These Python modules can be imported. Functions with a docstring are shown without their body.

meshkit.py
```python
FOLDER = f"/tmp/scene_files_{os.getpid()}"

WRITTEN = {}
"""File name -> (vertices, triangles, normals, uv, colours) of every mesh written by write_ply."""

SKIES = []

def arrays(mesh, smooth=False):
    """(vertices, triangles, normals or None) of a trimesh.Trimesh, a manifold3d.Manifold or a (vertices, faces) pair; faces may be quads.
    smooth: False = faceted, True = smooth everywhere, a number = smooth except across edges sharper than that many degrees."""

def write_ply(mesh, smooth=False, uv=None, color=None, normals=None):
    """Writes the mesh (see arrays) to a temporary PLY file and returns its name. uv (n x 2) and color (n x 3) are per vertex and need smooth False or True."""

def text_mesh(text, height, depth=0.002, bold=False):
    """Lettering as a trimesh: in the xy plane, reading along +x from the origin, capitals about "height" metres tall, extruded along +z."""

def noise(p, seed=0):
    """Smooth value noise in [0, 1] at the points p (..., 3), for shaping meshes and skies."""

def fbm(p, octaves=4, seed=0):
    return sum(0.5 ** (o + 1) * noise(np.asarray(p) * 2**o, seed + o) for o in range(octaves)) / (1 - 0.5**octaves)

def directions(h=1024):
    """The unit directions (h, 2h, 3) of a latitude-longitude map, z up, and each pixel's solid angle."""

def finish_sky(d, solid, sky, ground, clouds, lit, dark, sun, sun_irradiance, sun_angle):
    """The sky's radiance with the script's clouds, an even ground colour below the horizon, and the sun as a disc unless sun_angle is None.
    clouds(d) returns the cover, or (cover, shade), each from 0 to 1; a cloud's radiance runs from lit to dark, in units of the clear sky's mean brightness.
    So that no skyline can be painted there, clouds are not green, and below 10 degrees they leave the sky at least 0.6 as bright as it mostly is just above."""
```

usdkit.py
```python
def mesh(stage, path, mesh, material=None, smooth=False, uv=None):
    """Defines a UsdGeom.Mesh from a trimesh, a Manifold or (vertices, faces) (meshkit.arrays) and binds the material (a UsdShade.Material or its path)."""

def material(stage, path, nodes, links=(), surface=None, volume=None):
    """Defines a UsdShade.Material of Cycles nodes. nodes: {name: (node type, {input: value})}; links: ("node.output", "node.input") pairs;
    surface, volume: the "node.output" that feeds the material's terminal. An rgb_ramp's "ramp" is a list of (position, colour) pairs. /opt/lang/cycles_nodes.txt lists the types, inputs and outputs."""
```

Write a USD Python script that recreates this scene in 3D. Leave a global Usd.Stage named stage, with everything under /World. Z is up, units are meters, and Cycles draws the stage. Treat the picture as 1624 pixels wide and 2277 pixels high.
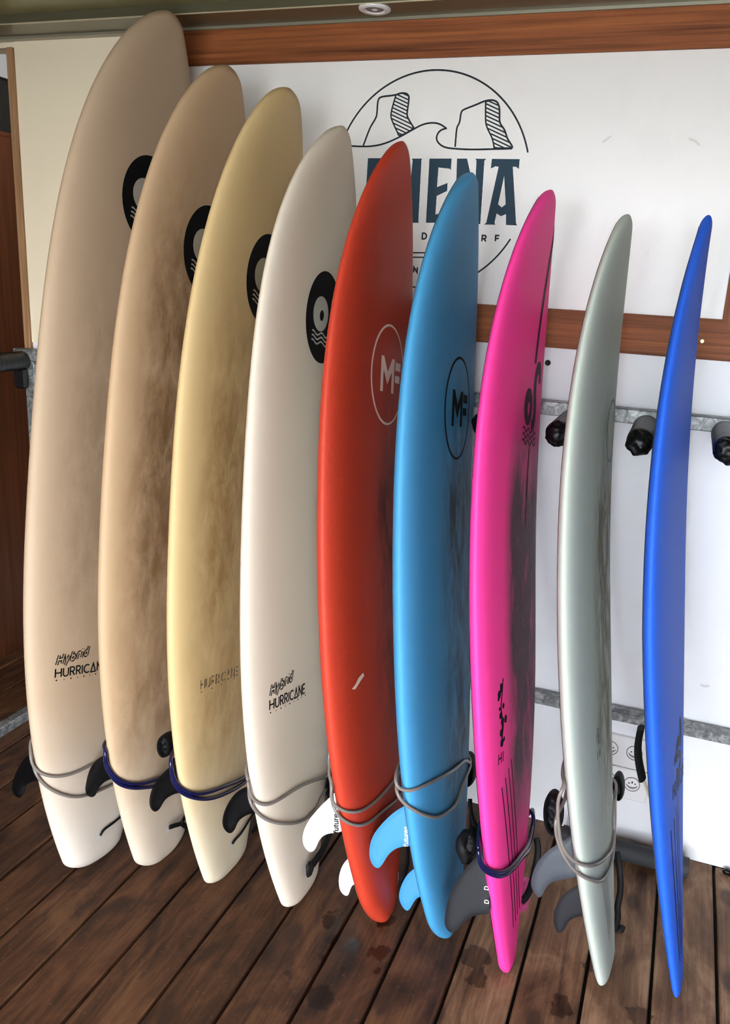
import math, random
import numpy as np, trimesh, usdkit, meshkit
from pxr import Usd, UsdGeom, UsdLux, UsdShade, Gf, Sdf
from scipy.interpolate import CubicSpline
from scipy.spatial import Delaunay
from scipy.spatial.transform import Rotation as Ro
import shapely
from shapely.geometry import Polygon, LineString, Point, MultiPolygon, box as sbox
from shapely.ops import unary_union
from shapely import affinity

random.seed(7); RNG = np.random.default_rng(7)
stage = Usd.Stage.CreateInMemory()
UsdGeom.SetStageUpAxis(stage, UsdGeom.Tokens.z); UsdGeom.SetStageMetersPerUnit(stage, 1.0)
world = UsdGeom.Xform.Define(stage, '/World'); stage.SetDefaultPrim(world.GetPrim())
UsdGeom.Scope.Define(stage, '/World/Looks')

# ------------------------------------------------------------------ camera
F_PX, CX, CY = 1834.977, 861.332, 1138.034
RV = (0.261092518, 0.340492280, 0.101135031)
EYE = np.array([0.0, -2.21597895, 1.55])
B0 = np.array([[1, 0, 0], [0, 0, -1], [0, 1, 0]], float)
RB = Ro.from_rotvec(RV).as_matrix() @ B0
cam = UsdGeom.Camera.Define(stage, '/World/camera')
m = np.eye(4); m[0, :3], m[1, :3], m[2, :3], m[3, :3] = RB[0], -RB[1], -RB[2], EYE
cam.AddTransformOp().Set(Gf.Matrix4d(*m.ravel().tolist()))
AP = 36.0
cam.CreateHorizontalApertureAttr(AP); cam.CreateVerticalApertureAttr(AP * 2277 / 1624)
cam.CreateFocalLengthAttr(F_PX * AP / 1624)
cam.CreateHorizontalApertureOffsetAttr((812 - CX) / 1624 * AP)
cam.CreateVerticalApertureOffsetAttr((CY - 1138.5) / 1624 * AP)
cam.CreateClippingRangeAttr(Gf.Vec2f(0.05, 100.0))
cam.CreateExposureAttr(0.08)

# ------------------------------------------------------------------ light: overcast daylight through the open front, warm ceiling spots
sky = UsdLux.DomeLight.Define(stage, '/World/sky_light')
sky.CreateIntensityAttr(5.3); sky.CreateColorAttr(Gf.Vec3f(0.90, 0.975, 1.06))
LAMPS = [(-1.95, -1.7, 1300.0), (-0.7, -2.3, 900.0)]
CZ = 2.212
FY, OX0, OX1, OZ = -3.3, -1.3, 0.85, 2.0    # unseen front wall, added; its doorway is shaped to narrow the daylight

# ------------------------------------------------------------------ materials
def s2l(c):
    c = np.asarray(c, float) / 255.0
    return tuple(np.where(c <= 0.04045, c / 12.92, ((c + 0.055) / 1.055) ** 2.4).tolist())
def mat(name, nodes, links=(), surface='p.BSDF'):
    return usdkit.material(stage, '/World/Looks/' + name, nodes, links, surface=surface)
def plain(name, rgb, rough=0.5, metallic=0.0, coat=0.0, bump=0.0, bscale=200, spec=0.5):
    n = {'p': ('principled_bsdf', {'base_color': s2l(rgb), 'roughness': rough, 'metallic': metallic, 'coat_weight': coat, 'specular_ior_level': spec})}
    l = []
    if bump:
        n['tc'] = ('texture_coordinate', {}); n['nz'] = ('noise_texture', {'scale': bscale, 'detail': 3.0})
        n['b'] = ('bump', {'strength': bump, 'distance': 0.002})
        l = [('tc.object', 'nz.vector'), ('nz.fac', 'b.height'), ('b.normal', 'p.normal')]
    return mat(name, n, l)
def L4(c): return s2l(c)

def board_mat(name, base, dirt, amount, lo, hi, ylo, yhi, rough=0.55, scuff=None, scuff_amt=0.0, nlo=0.34, nhi=0.62, pale=None, dscale=11.0, pit=0.0):
    """foam skin: base colour, grime that sits in the standing area (object space: x thickness, y width, z length), pale scuffs."""
    n = {'tc': ('texture_coordinate', {}), 's': ('separate_xyz', {}),
         'mp': ('mapping', {'scale': (1.0, 1.5, 0.75)}),
         'n1': ('noise_texture', {'scale': dscale, 'detail': 10.0, 'roughness': 0.68, 'distortion': 0.3}),
         'n2': ('noise_texture', {'scale': 2.2, 'detail': 3.0}),
         'r1': ('map_range', {'from_min': nlo, 'from_max': nhi, 'clamp': True}),
         'za': ('map_range', {'range_type': 'smoothstep', 'from_min': lo - 0.22, 'from_max': lo + 0.22, 'clamp': True}),
         'zb': ('map_range', {'range_type': 'smoothstep', 'from_min': hi + 0.25, 'from_max': hi - 0.25, 'clamp': True}),
         'ya': ('map_range', {'range_type': 'smoothstep', 'from_min': ylo - 0.05, 'from_max': ylo + 0.09, 'clamp': True}),
         'yb': ('map_range', {'range_type': 'smoothstep', 'from_min': yhi + 0.06, 'from_max': yhi - 0.06, 'clamp': True}),
         'xa': ('map_range', {'range_type': 'smoothstep', 'from_min': 0.004, 'from_max': 0.022, 'clamp': True}),
         'm1': ('math', {'math_type': 'multiply'}), 'm2': ('math', {'math_type': 'multiply'}), 'm3': ('math', {'math_type': 'multiply'}),
         'm4': ('math', {'math_type': 'multiply'}), 'm5': ('math', {'math_type': 'multiply', 'value2': amount}), 'm6': ('math', {'math_type': 'multiply'}),
         'r2': ('map_range', {'from_min': 0.2, 'from_max': 0.7, 'to_min': 0.45, 'to_max': 1.25, 'clamp': False}),
         'mx': ('mix_color', {'blend_type': 'mix', 'a': L4(base), 'b': L4(dirt)}),
         'fs': ('noise_texture', {'scale': 240.0, 'detail': 2.0}),
         'b': ('bump', {'strength': 0.06 + pit, 'distance': 0.002}),
         'p': ('principled_bsdf', {'roughness': rough, 'specular_ior_level': 0.3})}
    l = [('tc.object', 'mp.vector'), ('mp.vector', 'n1.vector'), ('tc.object', 'n2.vector'), ('tc.object', 's.vector'), ('tc.object', 'fs.vector'),
         ('n1.fac', 'r1.value'), ('s.z', 'za.value'), ('s.z', 'zb.value'), ('s.y', 'ya.value'), ('s.y', 'yb.value'), ('s.x', 'xa.value'),
         ('za.result', 'm1.value1'), ('zb.result', 'm1.value2'), ('ya.result', 'm2.value1'), ('yb.result', 'm2.value2'),
         ('m1.value', 'm3.value1'), ('m2.value', 'm3.value2'), ('r1.result', 'm4.value1'), ('xa.result', 'm4.value2'),
         ('n2.fac', 'r2.value'), ('m3.value', 'm6.value1'), ('r2.result', 'm6.value2'),
         ('m6.value', 'm5.value1'), ('m5.value', 'mm.value1'), ('m4.value', 'mm.value2'), ('mm.value', 'mx.fac'),
         ('fs.fac', 'b.height'), ('b.normal', 'p.normal')]
    n['mm'] = ('math', {'math_type': 'multiply', 'use_clamp': True})
    out = 'mx.result'
    if scuff is not None:
        n.update({'mp2': ('mapping', {'scale': (1.0, 9.0, 1.6)}), 'n3': ('noise_texture', {'scale': 16.0, 'detail': 9.0, 'roughness': 0.72, 'distortion': 1.2}),
                  'r3': ('map_range', {'from_min': 0.57, 'from_max': 0.72, 'clamp': True}),
                  'm7': ('math', {'math_type': 'multiply', 'value2': scuff_amt}), 'm8': ('math', {'math_type': 'multiply', 'use_clamp': True}),
                  'mx2': ('mix_color', {'blend_type': 'mix', 'b': L4(scuff)})})
        l += [('tc.object', 'mp2.vector'), ('mp2.vector', 'n3.vector'), ('n3.fac', 'r3.value'), ('r3.result', 'm7.value1'), ('m7.value', 'm8.value1'),
              ('m6.value', 'm8.value2'), ('m8.value', 'mx2.fac'), ('mx.result', 'mx2.a')]
        out = 'mx2.result'
    if pale is not None:                     # paler tail: low daylight painted into the base, beside real yellowing
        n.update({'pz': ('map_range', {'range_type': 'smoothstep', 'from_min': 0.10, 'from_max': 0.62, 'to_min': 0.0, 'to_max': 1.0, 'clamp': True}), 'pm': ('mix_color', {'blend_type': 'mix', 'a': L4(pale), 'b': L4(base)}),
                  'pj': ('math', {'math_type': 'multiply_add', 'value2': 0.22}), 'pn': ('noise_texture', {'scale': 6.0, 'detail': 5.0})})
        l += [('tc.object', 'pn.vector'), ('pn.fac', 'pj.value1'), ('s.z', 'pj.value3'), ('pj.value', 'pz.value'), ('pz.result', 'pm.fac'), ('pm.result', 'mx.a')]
    l.append((out, 'p.base_color'))
    return mat(name, n, l)

def wood_mat(name, dark, light, axis, rough=0.5, gscale=1.0, blot=0.35, coat=0.0):
    sc = [95.0, 95.0, 95.0]; sc[axis] = 1.6
    sc2 = [7.0, 7.0, 7.0]; sc2[axis] = 0.7
    n = {'tc': ('texture_coordinate', {}), 'mp': ('mapping', {'scale': tuple(v * gscale for v in sc)}), 'mq': ('mapping', {'scale': tuple(sc2)}),
         'g': ('noise_texture', {'scale': 1.0, 'detail': 5.0, 'roughness': 0.6, 'distortion': 0.8}), 'h': ('noise_texture', {'scale': 1.0, 'detail': 4.0, 'distortion': 1.5}),
         'w': ('noise_texture', {'scale': 9.0, 'detail': 5.0, 'roughness': 0.55, 'distortion': 2.0}),
         'mw': ('mapping', {'scale': tuple([3.0 if k != axis else 0.12 for k in range(3)])}),
         'a': ('mix_float', {'fac': 0.3}), 'c': ('mix_float', {'fac': blot}),
         'r': ('rgb_ramp', {'ramp': [(0.36, L4(dark)), (0.62, L4(light))]}), 'b': ('bump', {'strength': 0.25, 'distance': 0.002}),
         'p': ('principled_bsdf', {'roughness': rough + .12, 'coat_weight': coat, 'coat_roughness': 0.25, 'specular_ior_level': 0.25})}
    l = [('tc.object', 'mp.vector'), ('mp.vector', 'g.vector'), ('tc.object', 'mq.vector'), ('mq.vector', 'h.vector'), ('tc.object', 'mw.vector'), ('mw.vector', 'w.vector'),
         ('g.fac', 'a.a'), ('w.fac', 'a.b'), ('a.result', 'c.a'), ('h.fac', 'c.b'), ('c.result', 'r.fac'), ('r.color', 'p.base_color'), ('g.fac', 'b.height'), ('b.normal', 'p.normal')]
    return mat(name, n, l)

# wet patches on the deck boards: (x, y, radius x, radius y)
WET = [(np.float64(-0.644), np.float64(-0.623), np.float64(0.019), np.float64(0.025)), (np.float64(-0.62), np.float64(-0.677), np.float64(0.016), np.float64(0.022)), (np.float64(-0.564), np.float64(-0.683), np.float64(0.023), np.float64(0.03)), (np.float64(-0.616), np.float64(-0.74), np.float64(0.011), np.float64(0.015)), (np.float64(-0.558), np.float64(-0.74), np.float64(0.009), np.float64(0.013)), (np.float64(-0.498), np.float64(-0.674), np.float64(0.021), np.float64(0.028)), (np.float64(-0.476), np.float64(-0.665), np.float64(0.013), np.float64(0.017)), (np.float64(-0.481), np.float64(-0.721), np.float64(0.009), np.float64(0.013)), (np.float64(-0.57), np.float64(-0.841), np.float64(0.03), np.float64(0.04)), (np.float64(-0.668), np.float64(-0.812), np.float64(0.011), np.float64(0.014)), (np.float64(-0.515), np.float64(-0.567), np.float64(0.019), np.float64(0.025)), (np.float64(-0.279), np.float64(-0.598), np.float64(0.033), np.float64(0.044)), (np.float64(-0.261), np.float64(-0.648), np.float64(0.024), np.float64(0.032)), (np.float64(-0.061), np.float64(-0.657), np.float64(0.023), np.float64(0.031)), (np.float64(-0.018), np.float64(-0.515), np.float64(0.016), np.float64(0.022)), (np.float64(0.102), np.float64(-0.613), np.float64(0.023), np.float64(0.031))]
def plank_mat(name, dark, mid, light, seed):
    n = {'g0': ('geometry', {}), 'mp': ('mapping', {'scale': (48.0, 2.4, 48.0), 'location': (seed * 3.1, seed * 1.7, 0)}), 'mq': ('mapping', {'scale': (6.0, 2.6, 6.0), 'location': (seed * 5.3, seed * 2.9, 0)}),
         'g': ('noise_texture', {'scale': 1.0, 'detail': 7.0, 'roughness': 0.65, 'distortion': 1.0}), 'h': ('noise_texture', {'scale': 1.6, 'detail': 7.0, 'roughness': 0.62, 'distortion': 0.9}),
         'c': ('mix_float', {'fac': 0.62}), 'r': ('rgb_ramp', {'ramp': [(0.38, L4(dark)), (0.5, L4(mid)), (0.62, L4(light))]}),
         'sp': ('noise_texture', {'scale': 85.0, 'detail': 3.0, 'roughness': 0.7}), 'spr': ('map_range', {'from_min': 0.62, 'from_max': 0.8, 'to_min': 0.0, 'to_max': 0.35, 'clamp': True}),
         'mx': ('mix_color', {'blend_type': 'mix', 'b': L4((150, 128, 104))}),
         # knots
         'mk': ('mapping', {'scale': (5.0, 2.6, 5.0), 'location': (seed * 2.3, seed * 4.1, 0)}), 'v': ('voronoi_texture', {'scale': 1.0, 'randomness': 1.0, 'dimensions': '2D'}),
         'kr': ('map_range', {'range_type': 'smoothstep', 'from_min': 0.05, 'from_max': 0.12, 'to_min': 0.75, 'to_max': 0.0, 'clamp': True}),
         'mk2': ('mix_color', {'blend_type': 'mix', 'b': L4((46, 28, 18))}),
         'dn': ('noise_texture', {'scale': 26.0, 'detail': 4.0, 'roughness': 0.6}), 'ds': ('vector_math', {'vector_math_type': 'subtract', 'vector2': (0.5, 0.5, 0.5)}),
         'dm': ('vector_math', {'math_type': 'scale', 'scale': 0.075}), 'dp': ('vector_math', {'math_type': 'add'}),
         'wet': ('mix_color', {'blend_type': 'multiply', 'b': (0.33, 0.26, 0.20)}),
         'wf': ('math', {'math_type': 'multiply', 'value2': 0.9}), 'wr': ('map_range', {'to_min': 0.62, 'to_max': 0.3, 'clamp': True}),
         'b': ('bump', {'strength': 0.35, 'distance': 0.002}), 'p': ('principled_bsdf', {'specular_ior_level': 0.4})}
    n['ds'] = ('vector_math', {'math_type': 'subtract', 'vector2': (0.5, 0.5, 0.5)})
    l = [('g0.position', 'mp.vector'), ('g0.position', 'mq.vector'), ('g0.position', 'sp.vector'), ('g0.position', 'mk.vector'), ('g0.position', 'dn.vector'), ('mp.vector', 'g.vector'), ('mq.vector', 'h.vector'), ('mk.vector', 'v.vector'),
         ('g.fac', 'c.a'), ('h.fac', 'c.b'), ('c.result', 'r.fac'), ('sp.fac', 'spr.value'), ('spr.result', 'mx.fac'), ('r.color', 'mx.a'),
         ('v.distance', 'kr.value'), ('kr.result', 'mk2.fac'), ('mx.result', 'mk2.a'), ('mk2.result', 'wet.a'),
         ('dn.color', 'ds.vector1'), ('ds.vector', 'dm.vector1'), ('dm.vector', 'dp.vector1'), ('g0.position', 'dp.vector2'),
         ('wf.value', 'wet.fac'), ('wet.result', 'p.base_color'), ('wf.value', 'wr.value'), ('wr.result', 'p.roughness'), ('g.fac', 'b.height'), ('b.normal', 'p.normal')]
    prev = None
    for k, (x, y, rx, ry) in enumerate(WET):
        n['o%d' % k] = ('vector_math', {'math_type': 'subtract', 'vector2': (x, y, 0.0)}); n['q%d' % k] = ('vector_math', {'math_type': 'multiply', 'vector2': (1 / rx, 1 / ry, 0.0)})
        n['l%d' % k] = ('vector_math', {'math_type': 'length'}); n['t%d' % k] = ('map_range', {'range_type': 'smoothstep', 'from_min': 0.9, 'from_max': 1.08, 'to_min': 1.0, 'to_max': 0.0, 'clamp': True})
        l += [('dp.vector', 'o%d.vector1' % k), ('o%d.vector' % k, 'q%d.vector1' % k), ('q%d.vector' % k, 'l%d.vector1' % k), ('l%d.value' % k, 't%d.value' % k)]
        if prev is None: prev = 't%d.result' % k
        else:
            n['x%d' % k] = ('math', {'math_type': 'maximum'}); l += [(prev, 'x%d.value1' % k), ('t%d.result' % k, 'x%d.value2' % k)]; prev = 'x%d.value' % k
    l.append((prev, 'wf.value1'))
    return mat(name, n, l)

def wall_mat(name, rgb, rough=0.45, dirty=(196, 190, 184)):
    return mat(name, {'g': ('geometry', {}), 'n': ('noise_texture', {'scale': 3.0, 'detail': 7.0, 'roughness': 0.6}), 'r': ('map_range', {'from_min': 0.55, 'from_max': 0.85, 'to_max': 0.35, 'clamp': True}),
        'm': ('mix_color', {'a': L4(rgb), 'b': L4(dirty)}), 'p': ('principled_bsdf', {'roughness': rough})},
        [('g.position', 'n.vector'), ('n.fac', 'r.value'), ('r.result', 'm.fac'), ('m.result', 'p.base_color')])
def zinc_mat():
    return mat('galvanised_steel', {'g': ('geometry', {}), 'v': ('voronoi_texture', {'scale': 75.0}), 'n': ('noise_texture', {'scale': 45.0, 'detail': 6.0, 'roughness': 0.7}), 'x': ('mix_float', {'fac': 0.55}),
        'r': ('rgb_ramp', {'ramp': [(0.3, L4((104, 106, 106))), (0.5, L4((150, 151, 150))), (0.66, L4((205, 204, 200)))]}), 'p': ('principled_bsdf', {'metallic': 0.55, 'roughness': 0.42})},
        [('g.position', 'v.vector'), ('g.position', 'n.vector'), ('v.color', 'bw.color'), ('bw.val', 'x.a'), ('n.fac', 'x.b'), ('x.result', 'r.fac'), ('r.color', 'p.base_color')]) if False else \
        mat('galvanised_steel', {'g': ('geometry', {}), 'n': ('noise_texture', {'scale': 34.0, 'detail': 6.0, 'roughness': 0.7, 'distortion': 1.2}),
        'r': ('rgb_ramp', {'ramp': [(0.34, L4((84, 86, 86))), (0.5, L4((128, 130, 129))), (0.68, L4((188, 187, 184)))]}), 'p': ('principled_bsdf', {'metallic': 0.45, 'roughness': 0.45})},
        [('g.position', 'n.vector'), ('n.fac', 'r.fac'), ('r.color', 'p.base_color')])

M = {}
M['wall'] = wall_mat('white_wall_panel', (236, 235, 236))
M['cream'] = wall_mat('cream_wall_paint', (246, 230, 200), dirty=(232, 214, 182))
M['sign'] = wall_mat('white_sign_panel', (235, 231, 226), 0.35)
M['ceil'] = plain('olive_ceiling_paint', (138, 132, 92), 0.32)
M['beam'] = plain('dark_bronze_beam', (104, 99, 78), 0.3, 0.35, bump=0.1, bscale=9)
M['beam_strip'] = plain('grey_metal_strip', (150, 144, 124), 0.35, 0.3)
M['edge'] = plain('beam_edge_highlight', (226, 216, 186), 0.28, 0.5)
M['frame'] = wood_mat('varnished_frame_wood', (84, 42, 18), (168, 98, 54), 0, 0.45)
M['framev'] = wood_mat('varnished_frame_wood_upright', (84, 42, 18), (168, 98, 54), 2, 0.45)
M['oak'] = wood_mat('light_oak_edge', (120, 82, 52), (186, 146, 106), 2, 0.5)
M['brown'] = wood_mat('dark_brown_door_wood', (52, 24, 8), (86, 44, 18), 2, 0.45)
M['brownwall'] = plain('dark_brown_wall', (70, 40, 22), 0.6)
M['glass_dark'] = plain('dark_door_glass', (18, 20, 16), 0.12)
M['grey_paint'] = plain('grey_lintel_paint', (120, 116, 112), 0.5)
M['zinc'] = zinc_mat()
M['tape'] = plain('black_wrap_tape', (16, 16, 17), 0.34, spec=0.4, bump=0.3, bscale=60)
M['black_web'] = plain('black_webbing', (8, 8, 9), 0.6, bump=0.2, bscale=500, spec=0.25)
M['black_rub'] = plain('black_rubber', (5, 5, 6), 0.38, spec=0.25)
M['grey_cord'] = plain('grey_leash_cord', (122, 113, 106), 0.3)
M['navy_cord'] = plain('navy_leash_cord', (9, 14, 62), 0.2, coat=0.3)
M['print'] = plain('black_print', (12, 12, 14), 0.7, spec=0.15)
M['print_soft'] = plain('faded_black_print', (96, 82, 62), 0.5)
M['print_pink'] = plain('dark_plum_print', (48, 16, 34), 0.6, spec=0.2)
M['print_pale'] = plain('pale_rose_print', (255, 220, 206), 0.5)
M['print_white'] = plain('white_print', (238, 238, 238), 0.4)
M['print_grey'] = plain('grey_green_print', (92, 98, 90), 0.5)
M['print_navy'] = plain('navy_print', (12, 20, 48), 0.6, spec=0.2)
M['ink'] = plain('slate_sign_ink', (44, 66, 80), 0.6, spec=0.2)
M['ink_line'] = plain('dark_sign_ink', (34, 42, 48), 0.6, spec=0.2)
M['fin_black'] = plain('gloss_black_fin', (6, 6, 7), 0.35, spec=0.18)
M['fin_white'] = plain('white_fin', (244, 246, 244), 0.3)
M['fin_blue'] = plain('sky_blue_fin', (64, 134, 196), 0.45, spec=0.3)
M['fin_char'] = plain('charcoal_fin', (30, 30, 33), 0.55, bump=0.15, bscale=60, spec=0.25)
M['fin_grey'] = plain('worn_grey_fin', (58, 62, 69), 0.45, bump=0.3, bscale=40)
M['fin_pink'] = plain('pink_fin', (245, 92, 168), 0.35)
M['plastic'] = plain('white_socket_plastic', (236, 234, 232), 0.25)
M['plastic_sh'] = plain('grey_socket_recess', (128, 124, 122), 0.4)
M['hole'] = plain('dark_socket_hole', (14, 13, 13), 0.6)
M['cable'] = plain('pale_green_cable', (206, 208, 178), 0.4)
M['foam_tube'] = plain('charcoal_foam_tube', (44, 44, 47), 0.75, bump=0.3, bscale=90)
M['screw'] = plain('brass_screw', (196, 172, 120), 0.3, 0.7)
M['scuff'] = plain('pale_foam_gouge', (240, 214, 196), 0.6)
M['smudge'] = plain('grey_wall_smudge', (214, 209, 204), 0.5)
M['ground'] = plain('outdoor_concrete', (150, 148, 142), 0.8)
M['sub'] = plain('dark_underfloor', (18, 13, 10), 0.9)
M['chip'] = plain('exposed_white_foam', (236, 228, 220), 0.8)
PL = [plank_mat('deck_plank_wood_%s' % 'abcdef'[k], *c, seed=k + 1) for k, c in enumerate([((35, 19, 10), (69, 41, 23), (97, 62, 39)), ((38, 21, 11), (73, 44, 26), (101, 68, 42)), ((32, 17, 9), (63, 37, 20), (91, 58, 35)), ((42, 23, 12), (76, 47, 28), (107, 72, 45)), ((66, 42, 26), (106, 75, 52), (143, 110, 82)), ((71, 46, 30), (113, 82, 58), (150, 117, 89))])]
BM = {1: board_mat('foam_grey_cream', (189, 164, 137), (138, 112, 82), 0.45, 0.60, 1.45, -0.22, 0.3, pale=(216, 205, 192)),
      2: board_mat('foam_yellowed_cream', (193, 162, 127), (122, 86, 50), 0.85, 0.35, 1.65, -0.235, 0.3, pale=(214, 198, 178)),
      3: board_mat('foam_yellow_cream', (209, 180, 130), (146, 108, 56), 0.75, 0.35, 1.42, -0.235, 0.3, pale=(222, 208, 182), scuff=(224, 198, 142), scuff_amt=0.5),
      4: board_mat('foam_clean_cream', (219, 205, 186), (196, 172, 142), 0.6, 0.6, 1.2, 0.05, 0.3),
      5: board_mat('foam_red', (188, 58, 36), (100, 24, 14), 1.3, 0.5, 1.2, -0.05, 0.3, scuff=(196, 130, 108), scuff_amt=0.6, pit=0.12),
      6: board_mat('foam_sky_blue', (68, 146, 192), (30, 58, 70), 1.2, 0.30, 1.25, -0.08, 0.3, scuff=(140, 172, 172), scuff_amt=0.45),
      7: board_mat('foam_hot_pink', (250, 62, 152), (74, 40, 56), 1.5, 0.42, 1.22, -0.13, 0.3, nlo=0.22, nhi=0.52, scuff=(190, 164, 166), scuff_amt=0.9, dscale=6.0),
      8: board_mat('foam_grey_green', (184, 192, 181), (96, 90, 60), 1.7, 0.45, 1.2, -0.07, 0.3, scuff=(206, 196, 160), scuff_amt=0.6),
      9: board_mat('foam_royal_blue', (38, 96, 214), (40, 80, 170), 0.2, 0.5, 1.0, 0.0, 0.3, rough=0.65)}
PRINT_BASE = {i: plain('letter_cutout_%s' % 'abcd'[i - 1], c, 0.45) for i, c in {1: (176, 168, 154), 2: (176, 166, 146), 3: (168, 156, 130), 4: (186, 182, 170)}.items()}

HC = plain('cream_slick_hull', (196, 184, 168), 0.5); HD = plain('dark_slick_hull', (58, 55, 54), 0.5); HG = plain('grey_slick_hull', (150, 150, 148), 0.5); HW = plain('white_slick_hull', (222, 224, 222), 0.5)
HULL = {1: HC, 2: HC, 3: HC, 4: HC, 5: HW, 6: HD, 7: HD, 8: HW, 9: HG}
# ------------------------------------------------------------------ prims
used = {}
def numbered(parent, name):
    k = used.get((parent, name), -1) + 1; used[(parent, name)] = k
    return name if k == 0 else '%s_%03d' % (name, k)
def thing(name, label=None, cat=None, T=None, R=None, group=None, kind=None):
    p = '/World/' + numbered('/World', name); x = UsdGeom.Xform.Define(stage, p)
    if T is not None or R is not None:
        mm = np.eye(4)
        if R is not None: mm[:3, :3] = np.asarray(R).T
        if T is not None: mm[3, :3] = T
        x.AddTransformOp().Set(Gf.Matrix4d(*mm.ravel().tolist()))
    setd(x.GetPrim(), label, cat, group, kind); return p
def setd(prim, label=None, cat=None, group=None, kind=None):
    for k, v in (('label', label), ('category', cat), ('group', group), ('kind', kind)):
        if v: prim.SetCustomDataByKey(k, v)
def part(name, mesh, m_, parent='/World', smooth=False, label=None, cat=None, group=None, kind=None):
    if isinstance(mesh, list): mesh = trimesh.util.concatenate(mesh)
    p = parent + '/' + numbered(parent, name)
    g = usdkit.mesh(stage, p, mesh, m_, smooth=smooth); setd(g.GetPrim(), label, cat, group, kind); return p

# ------------------------------------------------------------------ mesh helpers
def bx(x0, x1, y0, y1, z0, z1, ch=0.0):
    x0, x1 = min(x0, x1), max(x0, x1); y0, y1 = min(y0, y1), max(y0, y1); z0, z1 = min(z0, z1), max(z0, z1)
    if ch <= 0:
        b = trimesh.creation.box([x1 - x0, y1 - y0, z1 - z0]); b.apply_translation([(x0 + x1) / 2, (y0 + y1) / 2, (z0 + z1) / 2]); return b
    pts = []
    for sx, X in ((1, x0), (-1, x1)):
        for sy, Y in ((1, y0), (-1, y1)):
            for sz, Z in ((1, z0), (-1, z1)):
                pts += [(X, Y + sy * ch, Z + sz * ch), (X + sx * ch, Y, Z + sz * ch), (X + sx * ch, Y + sy * ch, Z)]
    return trimesh.convex.convex_hull(np.array(pts))
def spline(pts, n=60, closed=False):
    p = np.asarray(pts, float)
    if closed: p = np.vstack([p, p[:1]])
    d = np.r_[0, np.cumsum(np.maximum(np.linalg.norm(np.diff(p, axis=0), axis=1), 1e-5) ** 0.7)]
    cs = CubicSpline(d, p, bc_type='periodic' if closed else 'natural')
    return cs(np.linspace(0, d[-1], n, endpoint=not closed))
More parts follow.
